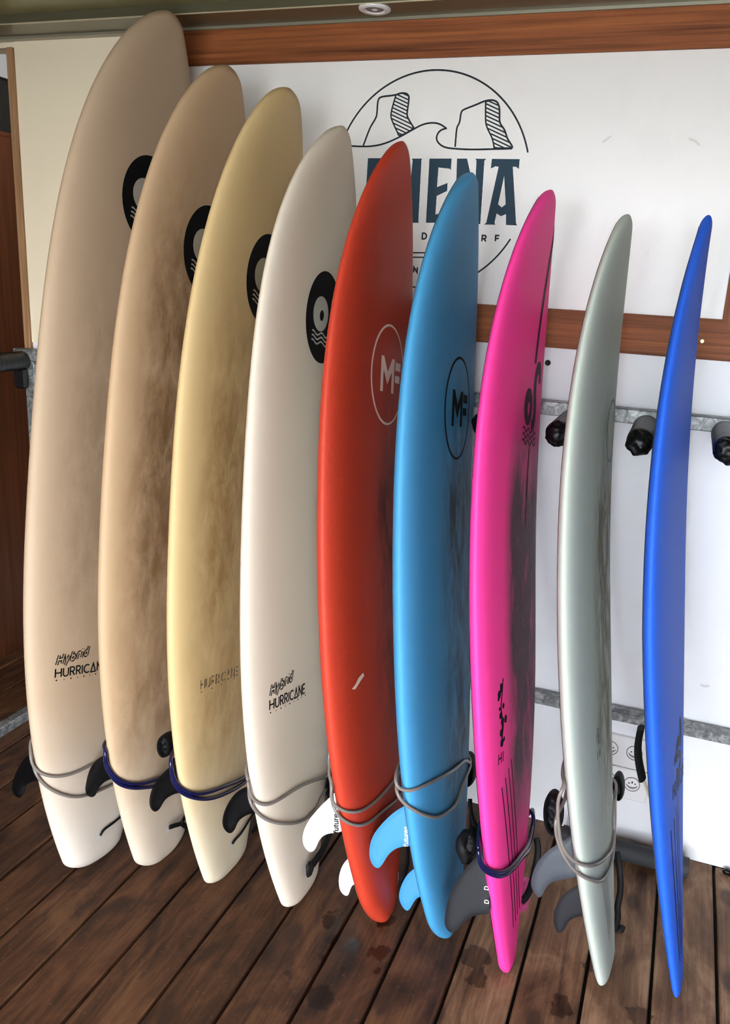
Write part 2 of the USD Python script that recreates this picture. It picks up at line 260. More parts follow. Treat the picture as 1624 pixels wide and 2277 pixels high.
def tube(path, r, sides=10, closed=False, flat=None, ref=None):
    """sweep a circle of radius r (or an ellipse r x flat, thin along ref) along the path; ends are capped."""
    p = np.asarray(path, float); n = len(p)
    t = (np.roll(p, -1, 0) - np.roll(p, 1, 0)) if closed else np.gradient(p, axis=0)
    t /= np.linalg.norm(t, axis=1, keepdims=True) + 1e-12
    rr = np.broadcast_to(np.asarray(r, float), (n,))
    if ref is None:
        a = np.zeros((n, 3)); v = np.cross(t[0], [0.3, 0.5, 0.81]); 
        for i in range(n):
            v = v - t[i] * (v @ t[i]); v /= np.linalg.norm(v) + 1e-12; a[i] = v
    else:
        a = np.broadcast_to(np.asarray(ref, float), (n, 3)); a = a - t * (a * t).sum(1, keepdims=True); a = a / (np.linalg.norm(a, axis=1, keepdims=True) + 1e-12)
    b = np.cross(t, a); ang = np.arange(sides) * 2 * math.pi / sides
    fa = rr if flat is None else np.full(n, flat)
    v = p[:, None] + fa[:, None, None] * np.cos(ang)[None, :, None] * a[:, None] + rr[:, None, None] * np.sin(ang)[None, :, None] * b[:, None]
    V = v.reshape(-1, 3); F = []
    m_ = n if closed else n - 1
    for i in range(m_):
        j = (i + 1) % n
        for k in range(sides):
            l = (k + 1) % sides
            F += [(i * sides + k, i * sides + l, j * sides + l), (i * sides + k, j * sides + l, j * sides + k)]
    if not closed:
        V = np.vstack([V, p[:1], p[-1:]]); c0, c1 = n * sides, n * sides + 1
        for k in range(sides):
            l = (k + 1) % sides
            F += [(c0, l, k), (c1, (n - 1) * sides + k, (n - 1) * sides + l)]
    return trimesh.Trimesh(V, np.array(F), process=False)
def polys(g):
    return [q for q in getattr(g, 'geoms', [g]) if isinstance(q, Polygon) and q.area > 1e-9]
def flat_mesh(g, step):
    """triangles (2D) covering the shapely polygon, no edge longer than about step."""
    V, F, n = [], [], 0
    for q in [b_ for a_ in polys(g) for b_ in polys(a_.simplify(0.0001).buffer(0))]:
        q = shapely.segmentize(q, step)
        v, f = trimesh.creation.triangulate_polygon(q, engine='earcut')
        v = np.c_[v, np.zeros(len(v))]
        v, f = trimesh.remesh.subdivide_to_size(v, f, step * 1.5, max_iter=8)
        V.append(v[:, :2]); F.append(f + n); n += len(v)
    return np.vstack(V), np.vstack(F)
def arc(cx, cy, r, a0, a1, n=60):
    t = np.radians(np.linspace(a0, a1, n)); return np.c_[cx + r * np.cos(t), cy + r * np.sin(t)]

# stroke letters, unit height
def LET(ch):
    a = lambda *k: arc(*k, n=12).tolist()
    S = {'H': ([[(0, 0), (0, 1)], [(.72, 0), (.72, 1)], [(0, .5), (.72, .5)]], .72),
         'U': ([[(0, 1), (0, .35)] + a(.33, .35, .33, 180, 360) + [(.66, 1)]], .66),
         'R': ([[(0, 0), (0, 1), (.3, 1)] + a(.3, .74, .26, 90, -90) + [(0, .48)], [(.28, .48), (.6, 0)]], .6),
         'I': ([[(0, 0), (0, 1)]], 0.0),
         'C': ([a(.48, .5, .48, 50, 310)], .78),
         'A': ([[(0, 0), (.4, 1), (.8, 0), (0, 0)]], .8),
         'N': ([[(0, 0), (0, 1), (.68, 0), (.68, 1)]], .68),
         'E': ([[(.55, 1), (0, 1), (0, 0), (.55, 0)], [(0, .5), (.5, .5)]], .55),
         'y': ([[(0, .68), (.22, .05)], [(.46, .68), (.12, -.28)]], .46),
         'b': ([[(0, 0), (0, 1)], a(.24, .32, .24, 0, 360)], .5),
         'r': ([[(0, 0), (0, .64)], a(.22, .42, .22, 180, 60)], .34),
         'i': ([[(0, 0), (0, .64)], [(0, .86), (0, .92)]], .05),
         'd': ([[(.46, 0), (.46, 1)], a(.24, .32, .24, 0, 360)], .5)}
    return S[ch]
def word(s, h, stroke, gap=0.3, shear=0.0):
    x, parts = 0.0, []
    for ch in s:
        ls, w = LET(ch)
        for q in ls: parts.append(LineString([((x + px) * h + shear * py * h, py * h) for px, py in q]).buffer(stroke / 2, cap_style='flat', join_style='mitre'))
        x += w + gap
    return unary_union(parts), (x - gap) * h

# ------------------------------------------------------------------ floor: deck planks running to the back wall
PITCH, X0 = 0.1466, 0.272
floor = thing('floor', kind='structure', label='brown timber deck floor of long planks with dark gaps')
def plank_mesh(xa, xb, y0, y1, dz):
    c = 0.003; prof = [(xa, -.027), (xb, -.027), (xb, -c), (xb - c, 0), (xa + c, 0), (xa, -c)]
    n = len(prof); ys = [y0, y1]
    V = np.array([(x, y, z + dz) for y in ys for x, z in prof]); F = []
    for k in range(n):
        l = (k + 1) % n; F += [(k, n + l, l), (k, n + k, n + l)]
    for k in range(1, n - 1): F += [(0, k, k + 1), (n, n + k + 1, n + k)]
    mesh = trimesh.Trimesh(V, np.array(F), process=False); mesh.fix_normals(); return mesh
k = 0
for i in range(-7, 19):
    xr = X0 - i * PITCH - 0.004; xl = X0 - (i + 1) * PITCH + 0.004
    if i <= 0: xr -= 0.001
    part('plank', plank_mesh(xl, xr, FY - .1, -0.002, -0.0006 * ((i * 7) % 3)), PL[(i * 5 + 3) % 4] if i > 3 else PL[4 + i % 2], floor)
    if i >= 15: part('plank', plank_mesh(xl, xr, 0.002, 0.85, -0.0006 * ((i * 5) % 3)), PL[(i * 3 + 1) % 4], floor)
part('underfloor', bx(-2.75, 1.45, FY, 0.85, -0.06, -0.035), M['sub'], floor)
part('ground', bx(-14, 14, -22, FY - .12, -0.3, -0.1), M['ground'], kind='structure', label='pale concrete ground outside the open front')

# ------------------------------------------------------------------ walls, ceiling, door
wb = thing('wall_back', kind='structure', label='white panelled back wall behind the boards')
part('wall_panel', bx(-2.046, 1.45, 0.0, 0.06, 0.0, 2.20), M['wall'], wb)
part('upper_panel', bx(-2.046, -1.40, -0.004, -0.0005, 1.29, 2.186), M['cream'], wb, label='cream painted upper part of the wall')
part('lintel', bx(-2.46, -2.047, 0.0, 0.06, 2.166, 2.205), M['cream'], wb, label='cream strip over the doorway')
part('trim_1', bx(-2.072, -2.047, -0.012, 0.062, 0.0, 2.165, 0.002), M['oak'], kind='structure', label='narrow light oak edge trim at the end of the back wall')
wl_ = thing('wall_left', kind='structure', label='dark brown left wall beyond the board rack')
part('wall_panel', bx(-2.50, -2.47, FY, 0.85, 0.0, 2.6), M['brownwall'], wl_)
part('wall_panel', bx(-2.50, 1.45, 0.85, 0.88, 0.0, 2.6), M['brownwall'], wl_)
dr = thing('door_1', kind='structure', label='dark brown door with dark glass above, left of the boards')
part('door_leaf', bx(-2.47, -2.43, -0.3, 0.80, 0.0, 1.975), M['brown'], dr)
part('door_glass', bx(-2.465, -2.445, -0.3, 0.80, 1.99, 2.17), M['glass_dark'], dr, label='dark glass pane over the door')
part('door_frame', bx(-2.47, -2.428, -0.3, 0.80, 1.975, 1.99), M['brown'], dr)
part('lintel', bx(-2.47, -2.43, -0.3, 0.80, 2.17, 2.42), M['grey_paint'], dr, label='grey painted lintel')
part('wall_right', bx(1.45, 1.5, FY, 0.85, -0.03, 2.4), M['brownwall'], kind='structure', label='unseen right wall, made brown to cut the fill light on the decks')  # out of view; its brown is chosen to darken the board decks
fw = thing('wall_front_added', kind='structure', label='added brown front wall behind the camera, doorway shaped to narrow the daylight')
part('wall_panel', bx(-2.50, OX0, FY - .05, FY, -0.03, CZ), M['brownwall'], fw)
part('wall_panel', bx(OX1, 1.5, FY - .05, FY, -0.03, CZ), M['brownwall'], fw)
part('wall_panel', bx(OX0, OX1, FY - .05, FY, OZ, CZ), M['brownwall'], fw)
ce = thing('ceiling', kind='structure', label='olive painted ceiling with a dark metal beam along the back wall')
part('ceiling_panel', bx(-2.50, 1.45, FY - .05, -0.137, CZ, CZ + 0.05), M['ceil'], ce)
part('ceiling_panel', bx(-2.50, 1.45, 0.06, 0.88, 2.55, 2.6), M['ceil'], ce)
part('beam', bx(-2.47, 1.45, -0.137, 0.0, 2.188, 2.27), M['beam'], ce, label='dark bronze metal beam')
part('beam_edge', bx(-2.47, 1.45, -0.1385, -0.1355, 2.1868, 2.1898), M['edge'], ce, label='beam edge with its highlight put in as a pale strip')  # highlight along the beam corner, painted as a pale strip
part('beam_strip', bx(-2.47, 1.45, -0.030, -0.0005, 2.181, 2.1882), M['beam_strip'], ce, label='thin pale metal strip')

# ceiling spots
def spot(x, y, z, label, lit):
    t = thing('ceiling_spotlight', label, 'ceiling light', T=(x, y, z))
    prof = np.array([(0.0235, -0.0005), (0.0265, -0.005), (0.034, -0.006), (0.039, -0.0035), (0.040, 0.0), (0.0235, 0.0)])
    ring = trimesh.creation.revolve(np.vstack([prof, prof[:1]]), sections=40)
    part('trim_ring', ring, M['plastic'], t, smooth=40)
    inner = trimesh.creation.revolve(np.array([(0.0, -0.0012), (0.012, -0.0035), (0.020, -0.0035), (0.0235, -0.001)]), sections=32)
    part('lamp_lens', inner, M['plastic_sh'], t, smooth=40)
    bulb = trimesh.creation.revolve(np.array([(0.0, -0.005), (0.006, -0.0045), (0.008, -0.0032)]), sections=24)
    part('bulb', bulb, M['plastic'], t, smooth=40)
    if lit:
        L = UsdLux.DiskLight.Define(stage, t + '/lamp_light'); L.CreateRadiusAttr(0.02); L.CreateIntensityAttr(lit); L.CreateColorAttr(Gf.Vec3f(1.0, 0.78, 0.52)); L.AddTranslateOp().Set(Gf.Vec3d(0, 0, -0.008))
spot(-0.842, -0.100, 2.188, 'round white recessed spotlight in the dark beam above the boards', 0)
for j, (x, y, pw) in enumerate(LAMPS):
    spot(x, y, CZ, ['round warm spotlight in the olive ceiling outside the picture, nearest the door', 'round warm spotlight in the olive ceiling outside the picture, away from the door'][min(j, 1)], pw)

# ------------------------------------------------------------------ framed sign
SG = {'E': [(-0.7054, 1.86), (-0.6459, 1.8604), (-0.6457, 1.8332), (-0.6489, 1.8361), (-0.6797, 1.8388), (-0.6801, 1.7908), (-0.6522, 1.8016), (-0.652, 1.7823), (-0.6795, 1.7693), (-0.6795, 1.7231), (-0.6532, 1.729), (-0.653, 1.7036), (-0.704, 1.7021)],
      'H': [(-0.8057, 1.8601), (-0.7792, 1.8602), (-0.781, 1.856), (-0.781, 1.8012), (-0.7537, 1.8016), (-0.7512, 1.8553), (-0.7535, 1.8598), (-0.726, 1.8599), (-0.7274, 1.8555), (-0.7256, 1.7051), (-0.7236, 1.7015), (-0.7544, 1.7006), (-0.7522, 1.7044), (-0.7535, 1.7775), (-0.7808, 1.777), (-0.7805, 1.7042), (-0.7781, 1.6999), (-0.8073, 1.6997), (-0.8047, 1.7035)],
      'R': [(-0.8772, 1.86), (-0.8328, 1.8602), (-0.8233, 1.8549), (-0.8196, 1.7916), (-0.8283, 1.7792), (-0.8115, 1.6996), (-0.8395, 1.6988), (-0.8542, 1.7757), (-0.8519, 1.6984), (-0.8803, 1.6982)],
      'N': [(-0.6313, 1.8605), (-0.6048, 1.8606), (-0.5766, 1.7748), (-0.5794, 1.8564), (-0.5829, 1.8602), (-0.5546, 1.8603), (-0.5589, 1.8557), (-0.5565, 1.7034), (-0.5819, 1.7026), (-0.6058, 1.7949), (-0.6037, 1.7086), (-0.6007, 1.7039), (-0.628, 1.7031), (-0.6244, 1.708)],
      'A': [(-0.5394, 1.8604), (-0.4685, 1.86), (-0.4684, 1.8372), (-0.476, 1.8423), (-0.4844, 1.8422), (-0.463, 1.7082), (-0.4599, 1.703), (-0.4884, 1.703), (-0.4909, 1.7295), (-0.5037, 1.7239), (-0.5158, 1.7304), (-0.5192, 1.7081), (-0.5165, 1.7028), (-0.5461, 1.7025), (-0.5407, 1.7074), (-0.5204, 1.8419), (-0.5284, 1.843), (-0.5405, 1.8377)],
      'Ahole': [(-0.5043, 1.8211), (-0.4938, 1.753), (-0.5035, 1.7448), (-0.5137, 1.7525)],
      'cliff1': [(-0.8917, 1.8921), (-0.881, 1.9204), (-0.8733, 1.9382), (-0.8621, 1.9543), (-0.8575, 1.9645), (-0.857, 1.9995), (-0.8504, 2.0087), (-0.8094, 2.0118), (-0.7947, 2.0167), (-0.778, 2.0155), (-0.7709, 2.0083), (-0.7715, 1.9925), (-0.7747, 1.9637), (-0.7654, 1.9492), (-0.7516, 1.9317)],
      'hat1': [(-0.8071, 2.0126), (-0.7947, 2.0167), (-0.778, 2.0155), (-0.7709, 2.0083), (-0.7715, 1.9925), (-0.7747, 1.9637), (-0.7654, 1.9492), (-0.7516, 1.9317), (-0.7926, 1.9128), (-0.7992, 1.926), (-0.8085, 1.9407), (-0.8192, 1.9612), (-0.816, 1.9815)],
      'wave1': [(-0.9408, 1.8902), (-0.9256, 1.8899), (-0.8916, 1.8888), (-0.8604, 1.8906), (-0.8332, 1.896), (-0.8064, 1.9055), (-0.7834, 1.9157), (-0.7516, 1.9317), (-0.7284, 1.9417), (-0.7056, 1.9453), (-0.6858, 1.9428), (-0.6723, 1.9364), (-0.6654, 1.9321)],
      'wave2': [(-0.6654, 1.9321), (-0.6782, 1.9284), (-0.6873, 1.9198), (-0.6898, 1.9082), (-0.6841, 1.8981), (-0.6686, 1.8885), (-0.6422, 1.8842), (-0.6002, 1.8823), (-0.5368, 1.8833), (-0.4916, 1.8845)],
      'cliff2': [(-0.6385, 1.89), (-0.6381, 1.934), (-0.631, 1.9453), (-0.6296, 1.968), (-0.6254, 1.975), (-0.593, 1.9858), (-0.5687, 1.9953), (-0.5502, 1.9969), (-0.5374, 1.992), (-0.5305, 1.9781), (-0.5283, 1.9446), (-0.5128, 1.9277), (-0.5047, 1.908), (-0.4907, 1.891), (-0.4892, 1.8854), (-0.5369, 1.8853)],
      'hat2': [(-0.5676, 1.993), (-0.5502, 1.9969), (-0.5374, 1.992), (-0.5305, 1.9781), (-0.5283, 1.9446), (-0.5128, 1.9277), (-0.5047, 1.908), (-0.4907, 1.891), (-0.4892, 1.8854), (-0.5363, 1.8853), (-0.5386, 1.8967), (-0.545, 1.9123), (-0.5566, 1.9293), (-0.5637, 1.9448)],
      'l1': [(-0.7512, 1.6246), (-0.6691, 1.6273)],
      'l2': [(-0.7505, 1.613), (-0.6716, 1.6154)],
      'l3': [(-0.7385, 1.5362), (-0.7225, 1.5364)],
      'D': [(-0.7145, 1.6772), (-0.7133, 1.6609), (-0.6989, 1.6777)],
      'Rr': [(-0.5513, 1.6771), (-0.5499, 1.6606), (-0.5381, 1.6776)],
      'Ff': [(-0.5158, 1.6774), (-0.5144, 1.6619), (-0.5027, 1.6779)],
      'Nn': [(-0.7326, 1.5892), (-0.7316, 1.5741), (-0.7188, 1.5898)]}
sg = thing('framed_sign', 'large white sign panel in a brown wooden frame with a dark cliff and wave emblem', 'sign')
FX0, FX1, FZ0, FZ1, IX0, IX1, IZ0, IZ1 = -1.53, 0.163, 1.405, 2.187, -1.432, 0.063, 1.503, 2.095
part('sign_panel', bx(IX0 - .02, IX1 + .02, -0.012, -0.0045, IZ0 - .02, IZ1 + .02), M['sign'], sg)
def mitred(p4, y0=-0.022, y1=-0.0045):
    a = trimesh.creation.extrude_polygon(Polygon(p4), y1 - y0, engine='earcut'); v = a.vertices.copy(); a.vertices = np.c_[v[:, 0], y0 + v[:, 2], v[:, 1]]; a.fix_normals(); return a
g = 0.0002
part('frame_rail', mitred([(FX0 + g, FZ1), (FX1 - g, FZ1), (IX1 - g, IZ1), (IX0 + g, IZ1)]), M['frame'], sg)
part('frame_rail', mitred([(FX0 + g, FZ0), (FX1 - g, FZ0), (IX1 - g, IZ0), (IX0 + g, IZ0)]), M['frame'], sg)
part('frame_rail', mitred([(FX0, FZ0 + g), (FX0, FZ1 - g), (IX0, IZ1 - g), (IX0, IZ0 + g)]), M['framev'], sg)
part('frame_rail', mitred([(FX1, FZ0 + g), (FX1, FZ1 - g), (IX1, IZ1 - g), (IX1, IZ0 + g)]), M['framev'], sg)
def screw(x, z, y, parent, m_, name='screw', r=0.0055):
    q = trimesh.creation.revolve(np.array([(0, 0.0002), (0.0018, 0.0002), (0.002, 0.0016), (r * .8, 0.0018), (r, 0.0006), (r, -0.001)]), sections=24)
    v = q.vertices.copy(); q.vertices = np.c_[v[:, 0] + x, y - v[:, 2], v[:, 1] + z]; q.fix_normals()
    return part(name, q, m_, parent, smooth=40)
screw(0.025, 1.449, -0.0222, sg, M['screw'])
def on_wall(gm, y=-0.0126):
    v, f = flat_mesh(gm, 0.05); n = len(v); V = np.vstack([np.c_[v[:, 0], np.full(n, y), v[:, 1]], np.c_[v[:, 0], np.full(n, y + 0.0005), v[:, 1]]])
    q = trimesh.Trimesh(V, np.vstack([f, f[:, ::-1] + n]), process=False)
    if q.face_normals[0][1] > 0: q.invert()
    return q
LW = 0.0042
part('letter', on_wall(Polygon(SG['R']).difference(Polygon([(-.8245, 1.85), (-.8, 1.85), (-.8, 1.8), (-.8245, 1.8)]))), M['ink'], sg)
for c in 'HEN': part('letter', on_wall(Polygon(SG[c]).buffer(0)), M['ink'], sg)
part('letter', on_wall(Polygon(SG['A'], [SG['Ahole']])), M['ink'], sg)
AC = (-0.7055, 1.8014); AR = 0.2667
part('arc_line', on_wall(LineString(arc(*AC, AR, 16.5, 163.5, 120)).buffer(LW / 2)), M['ink_line'], sg)
part('arc_line', on_wall(LineString(arc(*AC, AR, -30.0, -70, 60)).buffer(LW / 2)), M['ink_line'], sg)
sm = lambda p, n=120: spline(p, n)
part('wave_line', on_wall(unary_union([LineString(sm(SG['wave1'])).buffer(LW / 2), LineString(sm(SG['wave2'])).buffer(LW / 2)])), M['ink_line'], sg)
def chaikin(p):
    p = np.array(p, float)
    for _ in range(2): p = np.vstack([p[:1], np.stack([.8 * p[:-1] + .2 * p[1:], .2 * p[:-1] + .8 * p[1:]], 1).reshape(-1, 2), p[-1:]])
    return p
for a, b in (('cliff1', 'hat1'), ('cliff2', 'hat2')):
    hp = Polygon(chaikin(SG[b] + SG[b][:1])).buffer(0); x0, z0, x1, z1 = hp.bounds
    ln = [LineString([(x0 - .1, z + .042), (x1 + .1, z + .042 - .41 * (x1 - x0 + .2))]).buffer(0.0016, cap_style='flat') for z in np.arange(z0 - .1, z1 + .1, 0.0088)]
    hatch = unary_union(ln).intersection(hp)
    part('cliff_drawing', on_wall(unary_union([LineString(chaikin(SG[a])).buffer(LW / 2), hp.exterior.buffer(LW * .45), hatch]).buffer(0), -0.0129), M['ink_line'], sg)
for nm in ('l1', 'l2', 'l3'):
    part('rule_line', on_wall(LineString(SG[nm]).buffer(0.0017, cap_style='flat')), M['ink_line'], sg)
SMALL = {'D': [[(0, 0), (0, 1), (.3, 1)] + arc(.3, .5, .5, 90, -90, 14).tolist() + [(0, 0)]], 'R': [[(0, 0), (0, 1), (.4, 1)] + arc(.4, .72, .28, 90, -90, 12).tolist() + [(0, .44)], [(.35, .44), (.72, 0)]],
         'F': [[(0, 0), (0, 1), (.66, 1)], [(0, .5), (.6, .5)]], 'N': [[(0, 0), (0, 1), (.74, 0), (.74, 1)]]}
for ch, key, h in (('D', 'D', .0145), ('R', 'Rr', .0147), ('F', 'Ff', .0143), ('N', 'Nn', .0135)):
    gm = unary_union([LineString(np.array(q) * h).buffer(.0019, cap_style='flat', join_style='mitre') for q in SMALL[ch]])
    part('small_letter', on_wall(affinity.translate(gm, SG[key][1][0] + .0015, SG[key][1][1] + .0004)), M['ink_line'], sg)
def smudge(pts, y, parent, m_=None, r=0.003, name='smudge'):
    part(name, on_wall(LineString(pts).buffer(r), y), m_ or M['smudge'], parent)
smudge([(-.268, 1.900), (-.26, 1.906), (-.252, 1.912)], -0.0126, sg, r=.0022)
smudge([(-.07, 1.906), (-.058, 1.902), (-.048, 1.894)], -0.0126, sg, r=.0025)
smudge([(-.245, 1.598), (-.228, 1.602)], -0.0126, sg, M['print_white'], r=.0012, name='scratch')
wm = part('wall_mark', on_wall(LineString([(.158, .5415), (.166, .540), (.175, .543)]).buffer(.0035), -0.0012), M['smudge'], wb)
screw(-0.347, 1.364, -0.0008, wb, M['black_rub'], 'bolt_head', 0.0075)

# ------------------------------------------------------------------ sockets
def socket_plate(z0, z1, x0, x1, label):
    t = thing('wall_socket', label, 'wall socket', T=(0, 0, 0))
    part('cover_plate', bx(x0, x1, -0.011, -0.0005, z0 + .001, z1 - .001, 0.002), M['plastic'], t)
    for cx in ((x0 + x1) / 2 - .036, (x0 + x1) / 2 + .031):
        cz = (z0 + z1) / 2 + .004
        ring = trimesh.creation.revolve(np.array([(0.0205, -0.001), (0.0205, 0.0016), (0.0225, 0.0016), (0.0225, -0.001)]), sections=40)
        def turn(q, y=-0.011):
            v = q.vertices.copy(); q.vertices = np.c_[v[:, 0] + cx, y - v[:, 2], v[:, 1] + cz]; q.fix_normals(); return q
        face = part('socket_face', turn(ring), M['plastic_sh'], t, smooth=40)
        disc = trimesh.creation.revolve(np.array([(0, 0.0012), (0.0195, 0.0012), (0.0203, 0.0), (0.0203, -.001)]), sections=40)
        part('socket_disc', turn(disc), M['plastic'], t, smooth=40)
        smile = LineString(arc(0, .004, .0165, 205, 335, 24)).buffer(.0012); mid = Polygon(np.vstack([arc(0, .002, .0165, 196, 344, 24), arc(0, .0105, .0185, 326, 214, 24)])).buffer(0)
        def fl(gm, y): 
            q = on_wall(affinity.translate(gm, cx, cz), y); return q
        part('earth_recess', fl(mid, -0.01265), M['plastic_sh'], t)
        part('pin_hole', [fl(Point(-.0085, .003).buffer(.0021), -0.0127), fl(Point(.0085, .003).buffer(.0021), -0.0127), fl(sbox(-.0018, .003, .0018, .010), -0.0127)], M['hole'], t)
socket_plate(.247, .345, -.092, .058, 'upper white double wall socket with smiling round faces behind the grey board')
socket_plate(.148, .246, -.086, .064, 'lower white double wall socket with smiling round faces behind the grey board')
part('power_cable', tube(spline([(.040, -.016, .236), (.050, -.024, .224), (.062, -.030, .203), (.080, -.028, .176), (.105, -.02, .168), (.14, -.015, .19)], 40), .0032, 8), M['cable'], smooth=True,
     label='short pale green cable hanging below the sockets behind the royal blue board', cat='cable')
part('foam_tube', tube([(-.15, -.078, .0275), (-.149, -.078, .0275), (.02, -.079, .0275), (.199, -.080, .0275), (.2, -.080, .0275)], [.020, .0272, .0272, .0272, .020], 24), M['foam_tube'], smooth=40,
     label='dark grey round tube lying on the floor along the white wall', cat='tube')
def blob(c, r, seed):
    q = trimesh.creation.icosphere(2, 1.0); q.vertices *= (np.array(r) * (0.75 + 0.5 * meshkit.noise(q.vertices * 1.7 + seed)[:, None])); q.apply_translation(c); return q
part('debris_scrap', blob((.305, -.022, .007), (.013, .009, .0085), 3.0), M['black_rub'], smooth=True, label='small dark scrap on the floor against the wall at the right edge', cat='debris')

# ------------------------------------------------------------------ rack
rk = thing('surfboard_rack', 'galvanised steel surfboard rack on the back wall with black taped pegs', 'rack')
part('rail', bx(-2.085, 1.40, -0.050, -0.0055, 1.2345, 1.270, .002), M['zinc'], rk)
part('rail', bx(-2.02, 1.40, -0.052, -0.0115, 0.4085, 0.4365, .002), M['zinc'], rk)
part('post', bx(-2.046, -2.006, -0.046, -0.0055, 0.036, 1.2340, .002), M['zinc'], rk)
part('foot', bx(-2.024, -1.988, -0.82, -0.0055, 0.0004, 0.036, .003), M['zinc'], rk)
def peg(x, zc, L, r, seed, tilt=0.0, crumple=1.0):
    n, s = 70, 28; V = []
    for i in range(n):
        t = i / (n - 1); y = -0.050 - t * L
        rr = r * (1 + .035 * ((t * L / .017) % 1.0)) * (1.0 if t < .93 else 1.0 - 0.35 * ((t - .93) / .07) ** 2)
        a = np.arange(s) * 2 * math.pi / s
        rad = rr * (1 + .05 * (meshkit.noise(np.c_[np.cos(a) * 1.4, np.full(s, y * 30), np.sin(a) * 1.4] + seed) - .5))
        V.append(np.c_[x + rad * np.cos(a), np.full(s, y) - .006 * np.cos(a) * 0, zc + rad * np.sin(a) + tilt * t])
    V = np.vstack(V); F = []
    for i in range(n - 1):
        for k in range(s):
            l = (k + 1) % s; F += [(i * s + k, (i + 1) * s + l, i * s + l), (i * s + k, (i + 1) * s + k, (i + 1) * s + l)]
    c = len(V); V = np.vstack([V, [(x, -0.0502, zc)]])
    for k in range(s): F.append((c, k, (k + 1) % s))
    c = len(V); V = np.vstack([V, [(x, -0.050 - L, zc + tilt)]])
    for k in range(s): F.append((c, (n - 1) * s + k, (n - 1) * s + (k + 1) % s))
    q = trimesh.Trimesh(V, np.array(F), process=False); q.fix_normals()
    p = part('peg', q, M['tape'], rk, smooth=50)
    e = trimesh.creation.icosphere(3, 1.0); nz = meshkit.fbm(e.vertices * 1.9 + seed * 3.3, 3, 2)
    e.vertices = e.vertices * (.62 + .62 * nz[:, None]) * np.array([r * 1.0, r * .75, r * 1.0]); e.apply_translation((x, -0.050 - L - r * .1, zc + tilt))
    part('end_wrap', e, M['black_rub'], p, smooth=35)
for k_, (x, L, z) in enumerate([(-2.045, .42, 1.233), (-0.443, .22, 1.228), (-0.260, .25, 1.228), (-0.077, .25, 1.230), (0.108, .26, 1.235)]): peg(x, z, L, .0300, k_ * 7.7 + 1)
part('tape_tail', trimesh.convex.convex_hull(np.vstack([bx(-2.062, -2.026, -.075, -.055, 1.150, 1.205).vertices, bx(-2.058, -2.030, -.07, -.06, 1.143, 1.15).vertices])), M['tape'], rk)

